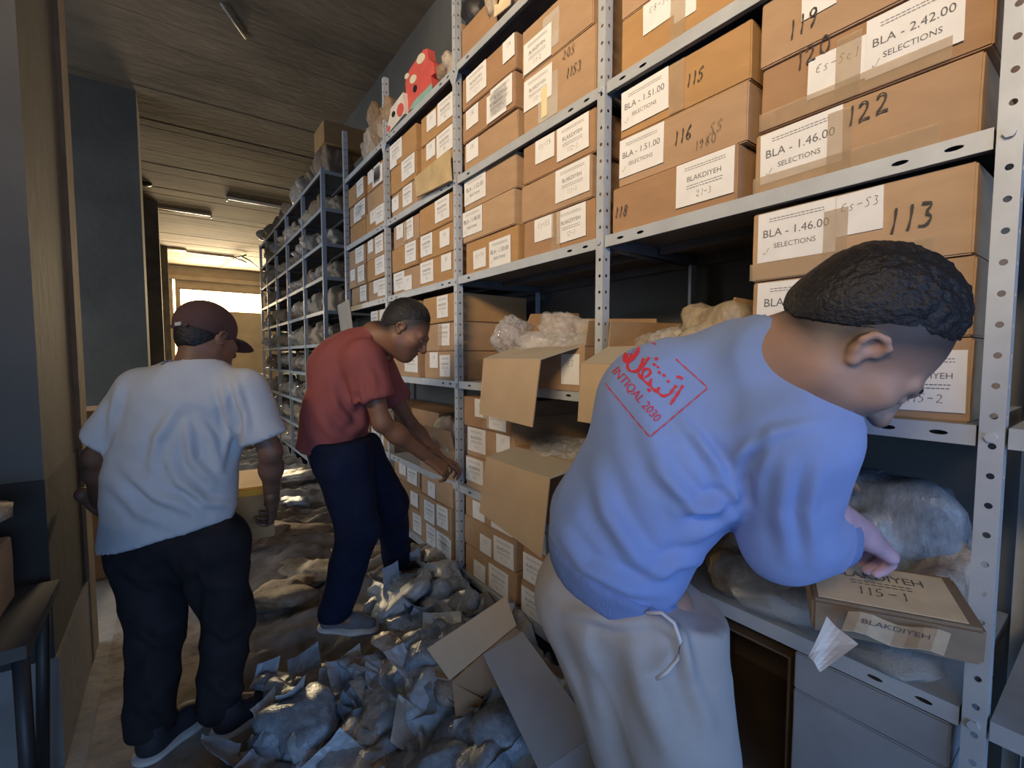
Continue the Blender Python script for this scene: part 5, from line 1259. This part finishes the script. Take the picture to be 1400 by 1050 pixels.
# ---- the man in the brick red T-shirt
def build_red():
    d = 2.12
    J = dict(pelv=dep(466, 612, d), waist=dep(470, 555, d), c7=dep(515, 462, d-.02), shR=dep(497, 492, d-.15), shL=dep(510, 492, d+.19),
             elR=dep(522, 578, d-.13), wrR=dep(588, 628, d+.06), elL=dep(560, 580, d+.33), wrL=dep(600, 625, d+.30),
             head=dep(556, 450, d-.04), hfwd=cv(.80, -.58, .05), hup=cv(.56, .80, .0),
             hipR=dep(468, 625, d-.08), hipL=dep(485, 620, d+.10), knR=dep(490, 722, d-.06), anR=dep(458, 838, d), knL=dep(534, 690, d+.2), anL=dep(543, 768, d+.52))
    J['toeR'] = J['anR']+V(.07, -.06, -.045); J['toeL'] = J['anL']+V(.10, -.03, -.045)
    J['bn'] = unit(np.cross(unit(J['shR']-J['shL']), unit(J['c7']-J['pelv'])))
    bn = J['bn']
    body, B = human('person', 'man in a brick red T-shirt and navy jeans leaning into the third bay', J, M_SKIN2, 1.04, .030, .30, .0022, .006,
                    [dict(wr=J['wrR'], yd=cv(.72, -.62, .45), zd=cv(.3, .8, -.5), side=1, curl=(25, 40, 28), s=1.05),
                     dict(wr=J['wrL'], yd=cv(.8, -.5, .4), zd=cv(.3, .8, .4), side=-1, curl=(25, 40, 28), s=1.05)])
    ks = ('pelv', 'c7', 'shR', 'shL', 'elR', 'elL', 'hipR', 'hipL')
    lo = np.min([J[k] for k in ks], 0)-.27; hi = np.max([J[k] for k in ks], 0)+.2
    f = Field(lo, hi, .008)
    f.cone(dep(452, 615, d), dep(462, 560, d), .165, .160, .05, flat=bn, q=.86); f.cone(dep(462, 560, d), dep(482, 500, d), .160, .160, .06, flat=bn, q=.84)
    f.cone(dep(482, 500, d), J['c7'], .145, .070, .07, flat=bn, q=.9); f.ell(dep(462, 505, d), (.125, .125, .125), .06)
    for S in 'RL': f.cone(dep(500, 488, d), J['sh'+S], .10, .078, .05)
    for S in 'RL':
        g = f.like(); g.cone(J['sh'+S], J['el'+S], .084, .082, .03)
        g.carve(J['sh'+S]+(J['el'+S]-J['sh'+S])*.62, J['el'+S]-J['sh'+S], .24); f.join(g, .03)
    f.carve(J['c7']+unit(J['head']-J['c7'])*.012, unit(J['head']-J['c7']), .12); f.shell(.018)
    f.carve(dep(455, 618, d), unit(dep(452, 640, d)-dep(468, 540, d)))
    P, F = f.mesh(2); P = wrinkle(P, F, .006, 8, 4.0)
    P = creases(P, F, [([(450, 520), (462, 560), (490, 585)], 7, .012), ([(480, 600), (495, 580), (500, 545)], 7, .012), ([(470, 540), (488, 560), (500, 590)], 6, .010), ([(500, 500), (510, 520), (512, 540)], 6, .008),
                       ([(430, 560), (450, 590), (485, 610)], 8, .010), ([(487, 520), (487, 545), (492, 565)], 5, -.012)])
    mesh_from('t_shirt', P, F, M_REDT, body)
    ks = ('hipR', 'hipL', 'anR', 'anL', 'knR', 'knL', 'pelv')
    t = Field(np.min([J[k] for k in ks], 0)-.22, np.max([J[k] for k in ks], 0)+.2, .008)
    for S in 'RL':
        t.cone(J['pelv'], J['hip'+S], .125, .12, .05); t.cone(J['hip'+S], J['kn'+S], .118, .088, .04); t.cone(J['kn'+S], J['an'+S], .086, .072, .03)
        t.carve(J['an'+S]+V(0, 0, -.015), V(0, 0, -1), .16)
    t.carve(dep(468, 598, d), V(0, 0, 1)); t.shell(.02)
    P, F = t.mesh(2); P = wrinkle(P, F, .007, 8, 6.0, (1, 1, .5))
    mesh_from('jeans', P, F, M_JEAN, body)
    z0 = J['anR'][2]-.085
    a = J['anR']; shoe('shoe', V(a[0]-.05, a[1]+.06, z0), V(a[0]+.16, a[1]-.11, z0), V(0, 0, 1), M_SHOEG, M_SOLE, body)
    a = J['anL']; shoe('shoe', V(a[0]-.07, a[1]+.03, a[2]-.085), V(a[0]+.19, a[1]-.05, a[2]-.085), V(0, 0, 1), M_SHOEB, M_SOLE, body)
    return body, z0, J['anL'][2]-.085

# ---- the man in the white T-shirt seen from behind
def build_white():
    d = 1.72
    J = dict(pelv=dep(238, 712, d+.03), waist=dep(240, 640, d+.02), c7=dep(270, 505, d), shR=dep(334, 534, d+.02), shL=dep(196, 534, d),
             elR=dep(370, 618, d+.06), wrR=dep(372, 690, d+.22), elL=dep(130, 625, d+.02), wrL=dep(135, 690, d+.2),
             head=dep(284, 462, d+.04), hfwd=cv(.30, -.22, .92), hup=cv(.04, .97, .25),
             hipR=dep(290, 745, d+.04), hipL=dep(200, 745, d+.02), knR=dep(312, 850, d+.10), knL=dep(215, 868, d+.02))
    hl = onz(292, 1012, 0.0); tl = onz(385, 958, 0.0); J['anR'] = hl+V(.02, .05, .10); J['toeR'] = hl+(tl-hl)*.8+V(0, 0, .04)
    h2 = onz(190, 1048, 0.0); t2 = onz(272, 980, 0.0); J['anL'] = h2+V(.03, .05, .10); J['toeL'] = h2+(t2-h2)*.8+V(0, 0, .04)
    J['bn'] = unit(np.cross(unit(J['shR']-J['shL']), unit(J['c7']-J['pelv']))); bn = J['bn']
    body, B = human('person', 'man in a white T-shirt and dark cap walking away with a box', J, M_SKIN3, 1.02, 0, 0, .0015, .0015,
                    [dict(wr=J['wrR'], yd=cv(-.25, -.62, .55), zd=cv(.9, .1, .1), side=1, curl=(30, 45, 30), s=1.05),
                     dict(wr=J['wrL'], yd=cv(.25, -.62, .55), zd=cv(-.9, .1, .1), side=-1, curl=(30, 45, 30), s=1.05)])
    ks = ('pelv', 'c7', 'shR', 'shL', 'elR', 'elL', 'hipR', 'hipL')
    lo = np.min([J[k] for k in ks], 0)-.27; hi = np.max([J[k] for k in ks], 0)+.2
    f = Field(lo, hi, .0078); e = d+.02
    f.cone(dep(228, 745, e), dep(234, 660, e), .228, .212, .06, flat=bn, q=.62); f.cone(dep(234, 660, e), dep(252, 570, e), .212, .205, .06, flat=bn, q=.60)
    f.cone(dep(252, 570, e), dep(267, 535, e), .195, .125, .06, flat=bn, q=.68); f.cone(dep(268, 530, e), J['c7'], .12, .072, .06)
    for S in 'RL': f.cone(dep(265, 540, e), J['sh'+S], .100, .072, .06)
    for S in 'RL':
        g = f.like(); g.cone(J['sh'+S], J['el'+S], .078, .084, .03)
        g.carve(J['sh'+S]+(J['el'+S]-J['sh'+S])*.76, J['el'+S]-J['sh'+S], .24); f.join(g, .025)
    f.carve(J['c7']+V(0, 0, .02), V(0, .35, 1), .11); f.shell(.018)
    f.carve(dep(228, 731, e), unit(cv(.25, -.97, 0)))
    P, F = f.mesh(2); P = wrinkle(P, F, .006, 7, 8.0)
    P = creases(P, F, [([(240, 560), (215, 600), (205, 650)], 8, .012), ([(170, 640), (215, 680), (270, 700)], 9, .014), ([(145, 650), (190, 700), (240, 720)], 9, .010), ([(255, 580), (262, 630), (290, 660)], 7, .014),
                       ([(250, 660), (280, 688), (320, 690)], 7, .014), ([(225, 620), (245, 660), (280, 680)], 8, .012), ([(300, 520), (310, 560), (318, 600)], 6, .012), ([(320, 520), (332, 560), (340, 595)], 6, .010),
                       ([(270, 570), (290, 600), (300, 640)], 6, .010), ([(165, 520), (155, 560), (150, 600)], 7, .010), ([(330, 560), (322, 600), (312, 640)], 6, -.014)])
    mesh_from('t_shirt', P, F, M_WHITET, body)
    ks = ('hipR', 'hipL', 'anR', 'anL', 'knR', 'knL', 'pelv')
    t = Field(np.min([J[k] for k in ks], 0)-.22, np.max([J[k] for k in ks], 0)+.2, .0085)
    for S in 'RL':
        t.cone(J['pelv'], J['hip'+S], .118, .112, .05); t.cone(J['hip'+S], J['kn'+S], .110, .082, .04); t.cone(J['kn'+S], J['an'+S], .080, .070, .03)
        t.carve(J['an'+S]+V(0, 0, -.03), V(0, 0, -1), .18)
    t.carve(dep(238, 690, d), V(0, 0, 1)); t.shell(.02)
    P, F = t.mesh(2); P = wrinkle(P, F, .013, 9, 9.0, (1, 1, .7)); P = creases(P, F, [([(160, 770), (200, 800), (250, 810)], 8, .012), ([(250, 770), (290, 800), (335, 800)], 8, .012), ([(185, 860), (215, 880), (250, 870)], 8, .014), ([(280, 850), (310, 870), (340, 850)], 8, .014), ([(180, 960), (215, 985), (255, 970)], 8, .012), ([(285, 930), (310, 950), (345, 935)], 8, .012), ([(265, 760), (270, 820), (262, 880)], 8, -.012)])
    mesh_from('trousers', P, F, M_BLKJ, body)
    shoe('shoe', hl, hl+(tl-hl)*(.30/np.linalg.norm(tl-hl)), V(0, 0, 1), M_SHOEB, M_SOLE, body); shoe('shoe', h2, h2+(t2-h2)*(.30/np.linalg.norm(t2-h2)), V(0, 0, 1), M_SHOEB, M_SOLE, body)
    # baseball cap
    s = 1.02; c = J['head']
    h = Field((-.12, -.15, -.05), (.12, .24, .17), .0045)
    h.ell((0, -.014, .04), (.088, .112, .095), .02); h.carve((0, -.10, .005), (0, -.10, -1)); h.shell(.010)
    pass
    P, F = h.mesh(2); cap = mesh_from('cap', c+(P*s)@B.T, F, M_CAP, body)
    b = Field((-.12, 0, -.06), (.12, .24, .1), .0045)
    b.ell((0, .10, .018), (.078, .085, .009), .01); b.ell((0, -.014, .04), (.080, .104, .09), .005, sub=True)
    P, F = b.mesh(1); P[:, 2] -= 1.8*P[:, 0]**2+.25*np.maximum(P[:, 1]-.1, 0); mesh_from('cap_brim', c+(P*s)@B.T, F, M_CAP, cap)
    st = Field((-.06, -.16, -.03), (.06, -.06, .05), .004)
    st.cone((-.034, -.112, .010), (.034, -.112, .010), .009, .009, .005, flat=(0, 1, 0), q=.4)
    P, F = st.mesh(1); mesh_from('cap_strap', c+(P*s)@B.T, F, M_CAP, cap)
    bk = link('strap_buckle', box_mesh('strap_buckle', (-.014, -.004, -.006), (.014, .002, .008), .001), mat('buckle_metal', (.75, .74, .72), .35, metal=.4), cap)
    bk.matrix_world = Matrix.Translation(Vector(c+(B@np.array([.004, -.1185, .011]))*s)) @ Matrix(B.tolist()).to_4x4()
    bk['label'] = 'pale metal strap buckle'
    return body, J
build_blue()
_, zr, zl = build_red()
_, JW = build_white()
# the box the white-shirted man carries: yellow lid seen past his right hip
bx = dep(285, 690, 2.02); fw_ = V(.16, .98, 0)
o = link('carried_carton', carton_mesh(.36, .58, .20, 3), None); o.rotation_euler = (0, 0, math.radians(84)); o.location = (bx[0]-.03, bx[1]+.10, bx[2]-.16)
tag(o, 'cardboard box with yellow top carried in front of the white-shirted man', 'box')
bm = bmesh.new(); bm_box(bm, (-.19, -.305, .195), (.19, .305, .235)); bmesh.ops.bevel(bm, geom=bm.edges[:], offset=.008, segments=2, affect='EDGES')
l = link('lid', bm_mesh('lid', bm), mat('yellow_card', (.80, .38, .03), .7, .12, 8), o); l['label'] = 'yellow lid'
